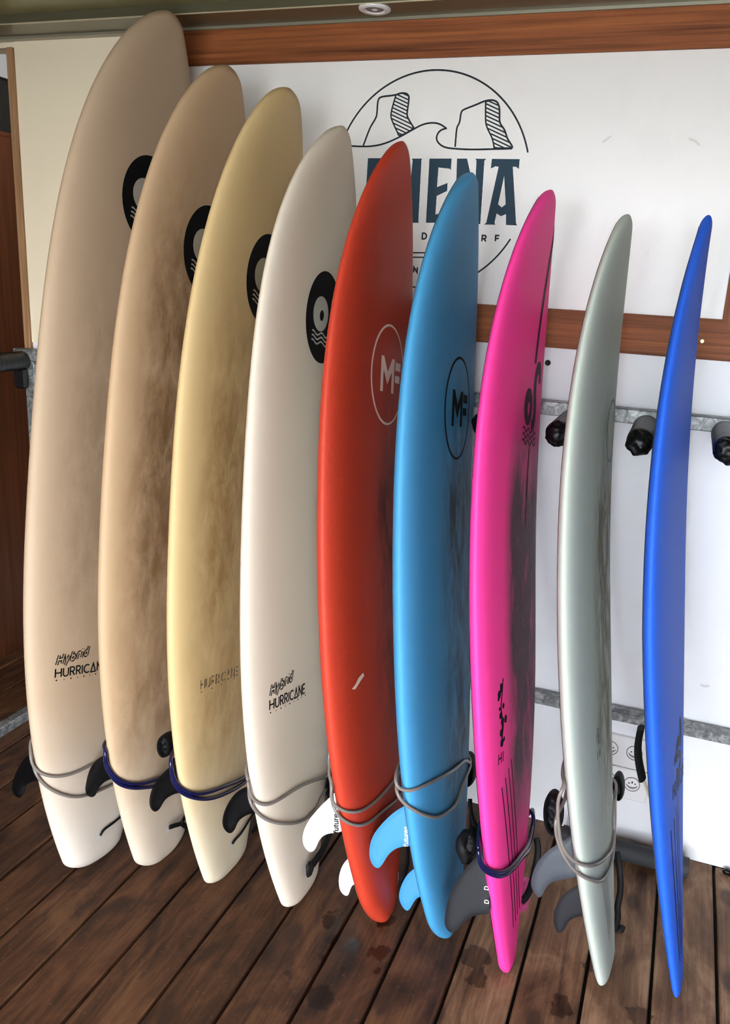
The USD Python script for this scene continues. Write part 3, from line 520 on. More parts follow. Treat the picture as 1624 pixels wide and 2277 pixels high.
# ------------------------------------------------------------------ surfboards (local: x deck normal, y towards the wall, z along the board)
BP = {1: {'x': -1.3504, 'y': -0.68906, 'L': 2.22221, 'W': 0.54797, 'T': 0.09851, 'wt': 0.32784, 'um': 0.52775, 'a': 3.25162, 'b': 3.51533, 'c': 0.67217, 'rn': 0.0991, 'rt': 0.03704, 'lean': 0.22119, 'tilt': -0.04889, 'yaw': 0.01332, 'er': 0.01543, 'te': 0.71491, 'tn': 0.62607},
      2: {'x': -1.19201, 'y': -0.60742, 'L': 2.07029, 'W': 0.56357, 'T': 0.0884, 'wt': 0.32948, 'um': 0.52628, 'a': 2.79448, 'b': 3.19275, 'c': 0.60924, 'rn': 0.09675, 'rt': 0.03586, 'lean': 0.18571, 'tilt': -0.03219, 'yaw': 0.04427, 'er': 0.02296, 'te': 0.61053, 'tn': 0.56296},
      3: {'x': -0.9985, 'y': -0.58459, 'L': 2.00757, 'W': 0.5819, 'T': 0.08118, 'wt': 0.32149, 'um': 0.50975, 'a': 2.77842, 'b': 2.94347, 'c': 0.57578, 'rn': 0.10554, 'rt': 0.03176, 'lean': 0.17513, 'tilt': -0.04452, 'yaw': 0.06427, 'er': 0.01501, 'te': 0.57642, 'tn': 0.55228},
      4: {'x': -0.78575, 'y': -0.58476, 'L': 1.9225, 'W': 0.58457, 'T': 0.07852, 'wt': 0.29275, 'um': 0.59799, 'a': 3.25808, 'b': 3.67535, 'c': 0.78591, 'rn': 0.08612, 'rt': 0.03992, 'lean': 0.17228, 'tilt': -0.07007, 'yaw': 0.05723, 'er': 0.01732, 'te': 0.61619, 'tn': 0.51449},
      5: {'x': -0.55428, 'y': -0.57288, 'L': 1.9038, 'W': 0.55894, 'T': 0.08116, 'wt': 0.2426, 'um': 0.5679, 'a': 2.60619, 'b': 3.09385, 'c': 0.73949, 'rn': 0.10284, 'rt': 0.03311, 'lean': 0.18215, 'tilt': -0.13125, 'yaw': 0.02462, 'er': 0.05964, 'te': 0.64508, 'tn': 0.38124},
      6: {'x': -0.37579, 'y': -0.55513, 'L': 1.82964, 'W': 0.58831, 'T': 0.08203, 'wt': 0.23896, 'um': 0.53382, 'a': 2.96047, 'b': 3.5052, 'c': 0.81472, 'rn': 0.09242, 'rt': 0.01871, 'lean': 0.17056, 'tilt': -0.13266, 'yaw': 0.02881, 'er': 0.05836, 'te': 0.51032, 'tn': 0.51379},
      7: {'x': -0.18578, 'y': -0.60757, 'L': 1.80957, 'W': 0.56785, 'T': 0.0698, 'wt': 0.09043, 'um': 0.54811, 'a': 2.37912, 'b': 2.9791, 'c': 0.76784, 'rn': 0.11656, 'rt': -0.01168, 'lean': 0.21482, 'tilt': -0.15902, 'yaw': -0.0059, 'er': 0.02001, 'te': 0.42734, 'tn': 0.44913},
      8: {'x': 7e-05, 'y': -0.51971, 'L': 1.74563, 'W': 0.54493, 'T': 0.06408, 'wt': 0.25705, 'um': 0.53245, 'a': 2.07339, 'b': 3.10827, 'c': 0.69011, 'rn': 0.11316, 'rt': 0.02305, 'lean': 0.15851, 'tilt': -0.1713, 'yaw': -0.03998, 'er': 0.01087, 'te': 0.50853, 'tn': 0.4376},
      9: {'x': 0.16291, 'y': -0.50458, 'L': 1.75396, 'W': 0.5512, 'T': 0.05756, 'wt': 0.15239, 'um': 0.50874, 'a': 1.26808, 'b': 2.19636, 'c': 0.83063, 'rn': 0.09411, 'rt': 0.02261, 'lean': 0.15764, 'tilt': -0.16305, 'yaw': -0.07493, 'er': 0.00993, 'te': 0.34325, 'tn': 0.4134}}
FINS = {'1': (-0.15, [(-0.0608, 0.318), (-0.0752, 0.3055), (-0.0972, 0.2709), (-0.11, 0.2331), (-0.1085, 0.2134), (-0.092, 0.2003), (-0.0771, 0.2069), (-0.0697, 0.2307), (-0.0565, 0.245), (-0.0347, 0.2552)]),
        '2': (-0.15, [(-0.0511, 0.3281), (-0.0777, 0.3075), (-0.0954, 0.2782), (-0.1036, 0.2454), (-0.1032, 0.2172), (-0.0917, 0.2083), (-0.0777, 0.2126), (-0.0679, 0.2326), (-0.0472, 0.2573), (-0.0259, 0.2695)]),
        '3': (-0.15, [(-0.0581, 0.336), (-0.0869, 0.3053), (-0.1075, 0.2712), (-0.1159, 0.2391), (-0.1111, 0.2151), (-0.0993, 0.2091), (-0.0862, 0.2198), (-0.0738, 0.2421), (-0.0523, 0.2613), (-0.031, 0.271)]),
        '4': (-0.15, [(-0.0451, 0.3419), (-0.0707, 0.3256), (-0.0958, 0.2927), (-0.1097, 0.2556), (-0.1075, 0.2269), (-0.0915, 0.216), (-0.0787, 0.2266), (-0.0689, 0.2484), (-0.0485, 0.2678), (-0.0282, 0.278)]),
        '5': (-0.15, [(-0.0415, 0.367), (-0.0632, 0.3448), (-0.0939, 0.308), (-0.1119, 0.2732), (-0.1125, 0.2407), (-0.0975, 0.2264), (-0.0867, 0.2302), (-0.0734, 0.2543), (-0.0516, 0.2756), (-0.0154, 0.2874)]),
        '5c': (0, [(-0.0655, 0.1386), (-0.0821, 0.1077), (-0.0863, 0.0763), (-0.078, 0.0516), (-0.0644, 0.0467), (-0.0576, 0.0573), (-0.0467, 0.0782)]),
        '6': (-0.15, [(-0.0403, 0.3838), (-0.0634, 0.3669), (-0.0949, 0.3348), (-0.119, 0.2995), (-0.1277, 0.2663), (-0.1221, 0.2349), (-0.1085, 0.2261), (-0.0966, 0.2368), (-0.0846, 0.2566), (-0.0611, 0.2801), (-0.0303, 0.2906)]),
        '6c': (0, [(-0.0679, 0.1554), (-0.0904, 0.1284), (-0.104, 0.096), (-0.1045, 0.0656), (-0.087, 0.0447), (-0.0762, 0.0551), (-0.056, 0.0843)]),
        '7': (-0.15, [(-0.0325, 0.3378), (-0.061, 0.3061), (-0.0861, 0.2707), (-0.1054, 0.228), (-0.1143, 0.1864), (-0.1127, 0.1627), (-0.1005, 0.1528), (-0.0714, 0.1777), (-0.0427, 0.2004), (-0.0105, 0.2135)]),
        '8': (-0.15, [(-0.0332, 0.3836), (-0.0654, 0.3585), (-0.0945, 0.3253), (-0.1098, 0.2901), (-0.1118, 0.2612), (-0.1011, 0.2443), (-0.0951, 0.2412), (-0.0802, 0.2645), (-0.0557, 0.2867), (-0.0161, 0.3013)]),
        '8c': (0, [(-0.0421, 0.2014), (-0.0725, 0.1741), (-0.0928, 0.1392), (-0.0983, 0.1026), (-0.0882, 0.0778), (-0.0751, 0.0848), (-0.0616, 0.1095), (-0.0315, 0.1292)])}
LEASH = {'1a': [(0.0059, -0.2242, 0.3471), (0.0075, -0.2192, 0.3258), (0.02, -0.2136, 0.3097), (0.0319, -0.1992, 0.2983), (0.0491, -0.1699, 0.2887), (0.0589, -0.1276, 0.2853), (0.0626, -0.0842, 0.2878), (0.0637, -0.0387, 0.2903)],
         '1b': [(0.0113, -0.2157, 0.3131), (0.0223, -0.2078, 0.2881), (0.0361, -0.1873, 0.2618), (0.0504, -0.1605, 0.2405), (0.0602, -0.1234, 0.2222), (0.0652, -0.0804, 0.2127), (0.0669, -0.0348, 0.209), (0.0671, 0.0216, 0.2068)],
         '2a': [(0.0072, -0.234, 0.3744), (0.0047, -0.2283, 0.3471), (0.0144, -0.2208, 0.3224), (0.0256, -0.2032, 0.2979), (0.0439, -0.1717, 0.2774), (0.0543, -0.1182, 0.2634), (0.0577, -0.0603, 0.2552)],
         '2b': [(0.0041, -0.2298, 0.3531), (0.006, -0.2232, 0.3262), (0.0196, -0.2153, 0.3042), (0.021, -0.2043, 0.2923), (0.0396, -0.1812, 0.2721), (0.0526, -0.1321, 0.2547), (0.0572, -0.0853, 0.2408), (0.0587, -0.042, 0.2337)],
         '3a': [(-0.0029, -0.2522, 0.3956), (-0.001, -0.2435, 0.3572), (0.0103, -0.2344, 0.3293), (0.0286, -0.2104, 0.306), (0.0442, -0.1612, 0.2884), (0.0514, -0.0714, 0.2705), (0.0523, 0.0591, 0.2476)],
         '3b': [(-0.0028, -0.2465, 0.369), (0.0009, -0.2383, 0.3366), (0.0113, -0.2308, 0.316), (0.0334, -0.1991, 0.2901), (0.0467, -0.1444, 0.267), (0.0522, -0.0609, 0.2482), (0.0525, 0.0662, 0.2339)],
         '4a': [(0.0038, -0.2505, 0.3997), (0.0034, -0.2449, 0.3724), (0.0129, -0.2378, 0.3513), (0.0248, -0.2225, 0.3382), (0.036, -0.2017, 0.3322), (0.045, -0.1619, 0.3299), (0.0508, -0.0848, 0.3236), (0.0523, -0.0143, 0.3096), (0.0526, 0.0642, 0.2892), (0.0471, 0.1534, 0.2604), (0.0258, 0.2439, 0.2136)],
         '4b': [(0.0027, -0.2401, 0.3506), (0.0111, -0.233, 0.3296), (0.0238, -0.2187, 0.3073), (0.0388, -0.188, 0.2835), (0.0508, -0.1265, 0.254), (0.0555, -0.0515, 0.2268), (0.0564, 0.0071, 0.2167), (0.0558, 0.0623, 0.2169), (0.0542, 0.0914, 0.229)],
         '5a': [(-0.0019, -0.2319, 0.4232), (-0.0075, -0.2287, 0.4022), (-0.0008, -0.2221, 0.3798), (0.0199, -0.2093, 0.3637), (0.0377, -0.1719, 0.3507), (0.0468, -0.1199, 0.3445), (0.0503, -0.0358, 0.3419), (0.0496, 0.07, 0.3441)],
         '5b': [(-0.0035, -0.2212, 0.3728), (0.0121, -0.2102, 0.3454), (0.0302, -0.1851, 0.3238), (0.0447, -0.1384, 0.309), (0.0509, -0.0627, 0.3029), (0.0508, 0.078, 0.2865)],
         '6a': [(-0.0181, -0.2788, 0.4933), (-0.0121, -0.2748, 0.4745), (0.0093, -0.2604, 0.4718), (0.0347, -0.2072, 0.4677), (0.0439, -0.0865, 0.4434), (0.0446, 0.0221, 0.4228), (0.0428, 0.1165, 0.403), (0.0383, 0.1697, 0.3742)],
         '6b': [(-0.0176, -0.2752, 0.4701), (-0.0071, -0.269, 0.4471), (0.0149, -0.2568, 0.4264), (0.0328, -0.2044, 0.3916), (0.0403, -0.1507, 0.3673), (0.0439, -0.0754, 0.3493), (0.0444, 0.0188, 0.3387), (0.0439, 0.0738, 0.359)],
         '7a': [(-0.0158, -0.22, 0.3766), (-0.0162, -0.2123, 0.3505), (-0.0061, -0.1996, 0.3293), (0.0094, -0.1833, 0.3168), (0.0202, -0.1468, 0.3046), (0.0271, -0.0875, 0.2961), (0.0282, 0.0043, 0.2848), (0.0237, 0.1111, 0.2742), (0.0209, 0.1647, 0.2921), (0.0038, 0.249, 0.2985)],
         '7b': [(-0.016, -0.2165, 0.3647), (-0.0152, -0.2083, 0.3394), (-0.005, -0.196, 0.3212), (0.0054, -0.1679, 0.3028), (0.0201, -0.143, 0.296), (0.0269, -0.0782, 0.285), (0.0275, 0.0169, 0.2721), (0.0182, 0.1479, 0.251), (0.0235, 0.1596, 0.2864), (0.0204, 0.1766, 0.3185)],
         '8a': [(-0.0105, -0.2526, 0.5431), (-0.0218, -0.254, 0.5297), (-0.0269, -0.2507, 0.4964), (-0.0272, -0.2438, 0.4512), (-0.0248, -0.2362, 0.412), (-0.0132, -0.2256, 0.3836), (0.0043, -0.2114, 0.3633), (0.0236, -0.1813, 0.3477), (0.0348, -0.1225, 0.3277), (0.0385, -0.0194, 0.2989), (0.0381, 0.0638, 0.2894), (0.0351, 0.1186, 0.3267), (0.0283, 0.1932, 0.3587), (0.0304, 0.2008, 0.3921)],
         '8b': [(-0.0317, -0.2488, 0.4739), (-0.0326, -0.242, 0.4285), (-0.0223, -0.2309, 0.3887), (-0.0058, -0.2148, 0.3515), (0.0128, -0.1839, 0.3198), (0.0322, -0.1396, 0.2925), (0.0385, -0.0566, 0.2678), (0.0389, 0.0357, 0.2612), (0.0373, 0.0872, 0.291), (0.0353, 0.1155, 0.3654)]}
def outline(u, q):
    lo = q['wt'] + (1 - q['wt']) * (1 - (np.clip(q['um'] - u, 0, 1) / q['um']) ** q['a'])
    hi = np.clip(1 - (np.clip(u - q['um'], 0, 1) / (1 - q['um'])) ** q['b'], 0, 1) ** q['c']
    w = np.where(u < q['um'], lo, hi)
    return q['W'] / 2 * w * np.sqrt(np.clip(1 - (1 - np.clip(u / q['er'], 0, 1)) ** 2, 0, 1))
def rocker(u, q): return q['rn'] * np.clip((u - .4) / .6, 0, 1) ** 2.6 + q['rt'] * np.clip((.4 - u) / .4, 0, 1) ** 2
def thick(u, q):
    m_ = np.where(u < .45, q['te'] + (1 - q['te']) * (1 - (np.clip(.45 - u, 0, 1) / .45) ** 2), q['tn'] + (1 - q['tn']) * (1 - (np.clip(u - .45, 0, 1) / .55) ** 2.2))
    return q['T'] * m_ * np.sqrt(np.clip(1 - (1 - np.clip(u / .02, 0, 1)) ** 2, 0.02, 1)) * np.sqrt(np.clip(1 - (1 - np.clip((1 - u) / .015, 0, 1)) ** 2, 0.02, 1))
def hprof(v): return np.sqrt(np.clip(1 - np.abs(v) ** 4.4, 0, 1)) * (1 - .14 * v ** 2)
US = np.unique(np.r_[.08 * np.linspace(0, 1, 34) ** 2, np.linspace(.08, .86, 60), 1 - .14 * np.linspace(1, 0, 44) ** 2])
TT = np.linspace(0, 2 * np.pi, 64, endpoint=False)
VV = np.sign(np.cos(TT)) * np.abs(np.cos(TT)) ** .55; SS = np.sign(np.sin(TT))
def deck_n(y, l, q, side=1):
    u = np.clip(np.asarray(l, float) / q['L'], .0005, .9995); w = np.maximum(outline(u, q), 1e-4)
    return rocker(u, q) + side * hprof(np.clip(np.abs(y) / w, 0, 1)) * thick(u, q) / 2
def frame_of(q):
    R = Ro.from_euler('xyz', [-q['lean'], q['tilt'], q['yaw']]).as_matrix()
    w, t, r = outline(US, q), thick(US, q), rocker(US, q)
    loc = np.stack([r[:, None] + SS[None] * hprof(VV)[None] * t[:, None] / 2, w[:, None] * VV[None], np.broadcast_to((US * q['L'])[:, None], (len(US), len(TT)))], -1)
    P = loc @ R.T
    return R, np.array([q['x'], q['y'], -P[..., 2].min() + .0003]), loc
def board_mesh(loc):
    n, s = loc.shape[:2]; V = loc.reshape(-1, 3); F = []
    for i in range(n - 1):
        a = i * s + np.arange(s); b = i * s + (np.arange(s) + 1) % s
        F += [np.c_[a, b, b + s], np.c_[a, b + s, a + s]]
    V = np.vstack([V, loc[0].mean(0), loc[-1].mean(0)]); c0, c1 = n * s, n * s + 1; k = np.arange(s); kk = (k + 1) % s
    F += [np.c_[np.full(s, c0), kk, k], np.c_[np.full(s, c1), (n - 1) * s + k, (n - 1) * s + kk]]
    q = trimesh.Trimesh(V, np.vstack(F), process=False)
    if q.volume < 0: q.invert()
    return q
def decal(gm, q, off=.0007, step=.012, side=1):
    """a print: the 2D shape (y, l) laid on the deck."""
    v, f = flat_mesh(gm, step)
    y, l = v[:, 0], v[:, 1]
    n0 = deck_n(y, l, q, side); e = .002
    gy = (deck_n(y + e, l, q, side) - deck_n(y - e, l, q, side)) / (2 * e); gl = (deck_n(y, l + e, q, side) - deck_n(y, l - e, q, side)) / (2 * e)
    N = np.c_[np.ones(len(y)), -gy, -gl]; N /= np.linalg.norm(N, axis=1, keepdims=True)
    P = np.c_[n0, y, l] + N * off * side
    m_ = trimesh.Trimesh(np.vstack([P, P - N * off * .8 * side]), np.vstack([f, f[:, ::-1] + len(v)]), process=False)
    if (m_.face_normals[0] @ np.array([side, 0, 0])) < 0: m_.invert()
    return m_
def fin_mesh(pts, y0, tmax=.0045, closed_base=True, cant=0.0):
    p = np.array(pts, float)
    e0 = p[0] + (p[0] - p[1]) / max(p[0][0] - p[1][0], 1e-3) * min(max(-.012 - p[0][0], 0), .06)
    e0[1] = min(e0[1], p[0][1] + .04)
    e1 = np.array([-.012, p[-1][1] + .004])
    sp = spline(np.vstack([e0, p, e1]), 70)
    P = Polygon(np.vstack([sp, [(-.010, e1[1]), (-.010, e0[1])]])).buffer(0)
    if isinstance(P, MultiPolygon): P = max(P.geoms, key=lambda g_: g_.area)
    x0, z0, x1, z1 = P.bounds; st = .006
    gx, gz = np.meshgrid(np.arange(x0, x1, st), np.arange(z0, z1, st)); G = np.c_[gx.ravel(), gz.ravel()]
    bd = np.array([P.exterior.interpolate(d).coords[0] for d in np.arange(0, P.length, .0035)])
    inn = np.array([P.contains(Point(*g_)) and P.exterior.distance(Point(*g_)) > .003 for g_ in G]); A = np.vstack([bd, G[inn]])
    D = Delaunay(A); f = D.simplices; c = A[f].mean(1); f = f[[P.contains(Point(*g_)) for g_ in c]]
    dist = np.array([P.exterior.distance(Point(*a)) for a in A]); dist[:len(bd)] = 0
    th = .0008 + tmax * np.sqrt(np.clip(1 - (1 - np.clip(dist / .022, 0, 1)) ** 2, 0, 1))
    nb = len(A); V = np.vstack([np.c_[A[:, 0], y0 - th + cant * A[:, 0], A[:, 1]], np.c_[A[:, 0], y0 + th + cant * A[:, 0], A[:, 1]]])
    o = f.copy()
    ar = (A[o[:, 1], 0] - A[o[:, 0], 0]) * (A[o[:, 2], 1] - A[o[:, 0], 1]) - (A[o[:, 1], 1] - A[o[:, 0], 1]) * (A[o[:, 2], 0] - A[o[:, 0], 0])
    o[ar < 0] = o[ar < 0][:, ::-1]
    F = [o, o[:, ::-1] + nb]
    k = np.arange(len(bd)); kk = (k + 1) % len(bd); F += [np.c_[k, kk, kk + nb], np.c_[k, kk + nb, k + nb]]
    q = trimesh.Trimesh(V, np.vstack(F), process=False); q.fix_normals(); return q
def fin_text(s, h, n0, l0, y, m_, parent, name='fin_lettering'):
    q = meshkit.text_mesh(s, h, .0004, bold=True); v = q.vertices.copy()
    q.vertices = np.c_[n0 - v[:, 1], y - v[:, 2], l0 + v[:, 0]]; q.fix_normals(); part(name, q, m_, parent)
def os_logo(cy, cl, r, k=1.0):
    disc = Point(cy, cl).buffer(r, 64)
    O = affinity.translate(affinity.scale(Point(0, 0).buffer(1, 32), .048 * k, .041 * k), cy - .022 * k, cl + .006 * k)
    hole = affinity.translate(affinity.rotate(affinity.scale(Point(0, 0).buffer(1, 24), .013 * k, .0125 * k), 25), cy - .016 * k, cl + .003 * k)
    S = LineString(spline([(.094, .045), (.084, .062), (.062, .060), (.050, .036), (.062, .008), (.080, -.014), (.074, -.036), (.052, -.038), (.040, -.026)], 50) * k + [cy, cl]).buffer(.0105 * k)
    t = np.linspace(0, 1, 60); wv = [LineString(np.c_[cy + (-.066 + .135 * t) * k, cl + (-.041 - .0105 * j + .0038 * np.sin(t * 2 * np.pi * 2.4 + 1.2)) * k]).buffer(.0021 * k) for j in range(3)]
    return disc, unary_union([O.difference(hole), S.difference(O.buffer(.003))]), unary_union(wv)
def hurricane(y0, l0, s=1.0):
    w, W = word('HURRICANE', .0225 * s, .0033 * s, .28); k = .186 * s / W
    w = affinity.scale(w, k, 1, origin=(0, 0)); w = affinity.affine_transform(w, [1, 0, -.07, 1, 0, 0])
    dots = [Point(.186 * s * j / 8 + .004, -.0075 - .013 * j / 8).buffer(.0013 if j % 2 else .0019) for j in range(9)]
    return affinity.translate(unary_union([w] + dots), y0, l0)
def hybrid(y0, l0, s=1.0):
    a, W = word('Hybrid', .024 * s, .0100 * s, .44, .32); b, _ = word('Hybrid', .024 * s, .0044 * s, .44, .32)
    k = .104 * s / W; o = affinity.scale(a.difference(b), k, 1, origin=(0, 0))
    return affinity.translate(affinity.affine_transform(o, [1, 0, .07, 1, 0, 0]), y0, l0)
def mf_mark(cy, cl, rot=0):
    ring = Point(cy, cl).buffer(.121, 64).difference(Point(cy + .002, cl).buffer(.1155, 64))
    Mx = unary_union([LineString([(-.046, -.042), (-.046, .040)]).buffer(.0085, cap_style='flat'), LineString([(.034, -.042), (.034, .040)]).buffer(.0085, cap_style='flat'),
                      Polygon([(-.0545, .042), (-.038, .042), (-.006, .006), (.026, .042), (.0425, .042), (.0425, .030), (-.006, -.022), (-.0545, .030)])])
    Fx = unary_union([sbox(.052, .016, .092, .036), sbox(.052, -.014, .088, .004)])
    return unary_union([ring, affinity.translate(Mx, cy, cl), affinity.translate(Fx, cy, cl)])
def stripes(y0, y1, l0, l1, dy0, dy1, dl0, dl1, w=.0022):
    return unary_union([LineString([(y0 + dy0 * j, l0 + dl0 * j), (y1 + dy1 * j, l1 + dl1 * j)]).buffer(w / 2, cap_style='flat') for j in range(4)])

LAB = {1: 'tallest grey-cream foam surfboard with a black fin, leftmost against the wall', 2: 'second tallest yellowed cream foam surfboard with brown grime and a navy cord',
       3: 'yellow-cream foam surfboard with brown staining, third from the left', 4: 'clean off-white foam surfboard beside the red board',
       5: 'red foam surfboard with a pale ring emblem and white fins', 6: 'sky blue foam surfboard with a black ring emblem and light blue fins',
       7: 'hot pink foam surfboard with a dirty dark deck and charcoal fin', 8: 'grey-green foam surfboard with two grey fins',
       9: 'royal blue foam surfboard seen nearly edge-on at the right'}
FR = {}
for i in range(1, 10):
    q = BP[i]; R, T, loc = frame_of(q); FR[i] = (R, T)
    t = thing('surfboard', LAB[i], 'surfboard', T=T, R=R, group=None)
    body = board_mesh(loc)
    part('foam_body', body, BM[i], t, smooth=60)
    uh = np.linspace(.03, .985, 60); wh_ = outline(uh, q) * .86
    hull = Polygon(np.r_[np.c_[-wh_, uh * q['L']], np.c_[wh_, uh * q['L']][::-1]]).buffer(0)
    part('hull', decal(hull, q, .0009, .05, side=-1), HULL[i], t, smooth=60, label='slick hull skin')
    fm = {1: 'fin_black', 2: 'fin_black', 3: 'fin_black', 4: 'fin_black', 5: 'fin_white', 6: 'fin_blue', 7: 'fin_char', 8: 'fin_grey'}
    for key, (fy, pts) in FINS.items():
        if int(key[0]) != i: continue
        mm_ = M['fin_char'] if key == '8c' else M[fm[i]]
        fp = part('fin', fin_mesh(pts, fy), mm_, t, smooth=50, label={'5': 'larger white side fin', '8': 'scuffed grey side fin', '8c': 'darker grey centre fin'}.get(key))
        if key == '5': fin_text('futures', .0125, -.020, .282, fy - .0056, M['print'], fp)
        if key == '6': fin_text('futures', .0105, -.031, .290, fy - .0056, M['print_white'], fp)
        if key == '7':
            for dl in (.232, .262): 
                fin_text('D', .010, -.012, dl, fy - .0056, M['print_white'], fp)
    if i == 7:
        fo = spline([(.075, .150), (.125, .146), (.175, .128), (.207, .095), (.206, .058), (.186, .040), (.158, .056), (.125, .080), (.08, .098)], 50)
        fo[:, 0] = np.where(fo[:, 0] > .12, .12 + (fo[:, 0] - .12) * 1.75, fo[:, 0])
        ff = trimesh.creation.extrude_polygon(Polygon(fo).buffer(-.001).buffer(.001), .007, engine='earcut'); fv = ff.vertices.copy()
        ff.vertices = np.c_[fv[:, 2] - .008 - .05 * (fv[:, 0] - .1), fv[:, 0], fv[:, 1]]; ff.fix_normals()
        part('fin', ff, M['fin_pink'], t, smooth=40, label='pink side fin splayed outwards')
    if i <= 4:
        cy, cl, r = {1: (.005, 1.752, .108), 2: (.0, 1.622, .108), 3: (.008, 1.556, .108), 4: (-.004, 1.474, .1085)}[i]
        d, let, wv = os_logo(cy, cl, r)
        part('logo_disc', decal(d, q, .0008), M['print'], t, smooth=60, label='black round logo')
        part('logo_letters', decal(unary_union([let, wv]), q, .0013, .008), PRINT_BASE[i], t, smooth=60, label='pale letters and waves')
    if i in (1, 4):
        y0, l0 = {1: (-.196, .545), 4: (-.206, .562)}[i]; sc = {1: .95, 4: 1.02}[i]
        part('deck_lettering', decal(hurricane(y0, l0 - .004, sc), q, .0008, .006), M['print'], t, label='black lettering')
        part('deck_lettering', decal(hybrid(y0 + .002, l0 + .028 * sc, sc), q, .0008, .006), M['print'], t, label='black outlined lettering')
    if i == 3:
        g3 = hurricane(-.19, .556).intersection(unary_union([sbox(-.19 + .016 * j, .53, -.19 + .016 * j + .009, .62) for j in range(0, 12, 1)]))
        part('deck_lettering', decal(g3, q, .0008, .006), M['print_soft'], t, label='worn away brown lettering')
    if i in (1, 2, 3):
        cy, cl = {1: (-.018, .084), 2: (-.01, .092), 3: (-.016, .090)}[i]
        part('leash_plug', decal(Point(cy, cl).buffer(.010, 24), q, .0009, .006), M['smudge'], t, label='pale leash plug')
    if i in (5, 6):
        part('logo', decal(mf_mark(*{5: (.022, 1.362), 6: (.022, 1.294)}[i]), q, .0008, .010), M['print_pale'] if i == 5 else M['print'], t, smooth=60, label='ring emblem')
    if i == 5:
        part('gouge', decal(Polygon([(-.190, .640), (-.176, .636), (-.150, .648), (-.128, .656), (-.134, .664), (-.158, .658), (-.172, .648)]), q, .0009, .01), M['scuff'], t, label='pale gouge in the red foam')
        part('tail_chip', decal(sbox(.062, .058, .074, .092), q, .0009, .01), M['chip'], t)
    if i == 7:
        cy, cl = .02, 1.325
        O = affinity.scale(Point(cy, cl).buffer(1, 32), .044, .043).difference(affinity.scale(Point(cy + .004, cl - .004).buffer(1, 24), .012, .016))
        S = LineString(spline([(.135, 1.405), (.125, 1.425), (.10, 1.424), (.082, 1.40), (.085, 1.36), (.098, 1.325), (.092, 1.295), (.078, 1.288)], 50)).buffer(.0145)
        tt = np.linspace(0, 1, 60); wv = [LineString(np.c_[-.022 + .15 * tt, 1.272 - .014 * j + .005 * np.sin(tt * 2 * np.pi * 3 + .5)]).buffer(.0022) for j in range(3)]
        part('logo', decal(unary_union([O, S] + wv), q, .0008, .008), M['print_pink'], t, label='dark letters and waves')
        part('stringer_line', decal(Polygon([(.074, 1.785), (.062, 1.73), (.050, 1.43), (.068, 1.43), (.084, 1.73)]), q, .0008, .02), M['print_pink'], t, label='dark centre line')
        part('stringer_line', decal(LineString([(.060, 1.235), (.045, 1.05)]).buffer(.004), q, .0008, .02), M['print_pink'], t)
        part('pinstripes', decal(stripes(-.172, -.030, .497, .123, .022, .020, .014, .006, .0034), q, .0008, .02), M['print_pink'], t, label='four dark stripes')
        wt, W = word('HI', .022, .003, .5); part('deck_lettering', decal(affinity.translate(wt, -.195, .553), q, .0008, .01), M['print_pink'], t, label='remains of worn lettering')
        rs = np.random.default_rng(4); bl = [Point(-.170 - .0022 * j + .012 * rs.standard_normal(), .596 + .0105 * j + .004 * rs.standard_normal()).buffer(.003 + .006 * rs.random()) for j in range(13)]
        part('worn_logo', decal(unary_union(bl + [LineString([(-.182, .592), (-.170, .63), (-.186, .67), (-.172, .73)]).buffer(.0025)]), q, .0008, .01), M['print'], t, label='remains of a worn black logo')
    if i == 8:
        part('pinstripes', decal(stripes(-.085, -.030, .275, .10, .014, .013, .010, .006, .0018), q, .0008, .02), M['print_grey'], t, label='four faded stripes')
        part('logo', decal(Point(.11, 1.278).buffer(.075, 48).difference(Point(.11, 1.278).buffer(.069, 48)), q, .0008, .01), M['print_grey'], t, label='faded ring emblem')
        rs = np.random.default_rng(9); bl = [LineString([(x_, z_), (x_ + .002, z_ + .014)]).buffer(.0016 + .002 * rs.random()) for x_, z_ in np.c_[-.070 + .012 * rs.standard_normal(14), .525 + .075 * rs.random(14)]]
        part('worn_logo', decal(unary_union(bl), q, .0008, .01), M['print_grey'], t, label='remains of a worn dark logo')
    if i == 9:
        part('pinstripes', decal(stripes(-.132, -.040, .440, .098, .031, .016, .014, .006, .0034), q, .0008, .02), M['print_navy'], t, label='four dark stripes')
        wh = affinity.scale(word('HURRICANE', .034, .0042, .34)[0], .85, 1, origin=(0, 0)); part('deck_lettering', decal(affinity.translate(affinity.affine_transform(wh, [1, 0, -.10, 1, 0, 0]), -.115, .500), q, .0008, .008), M['print_navy'], t, label='dark lettering')
        lg = unary_union([LineString(spline([(-.05, .540), (-.03, .527), (.0, .53), (.02, .548), (.005, .566), (-.02, .566)], 30)).buffer(.0075), LineString(spline([(-.045, .592), (-.015, .598), (.01, .588), (.03, .602), (.02, .632)], 30)).buffer(.011)])
        sw, _ = word('HUR', .020, .005, .35); lg = unary_union([lg, affinity.translate(sw, -.088, .566)])
        part('logo', decal(lg, q, .0008, .008), M['print_navy'], t, label='dark emblem')

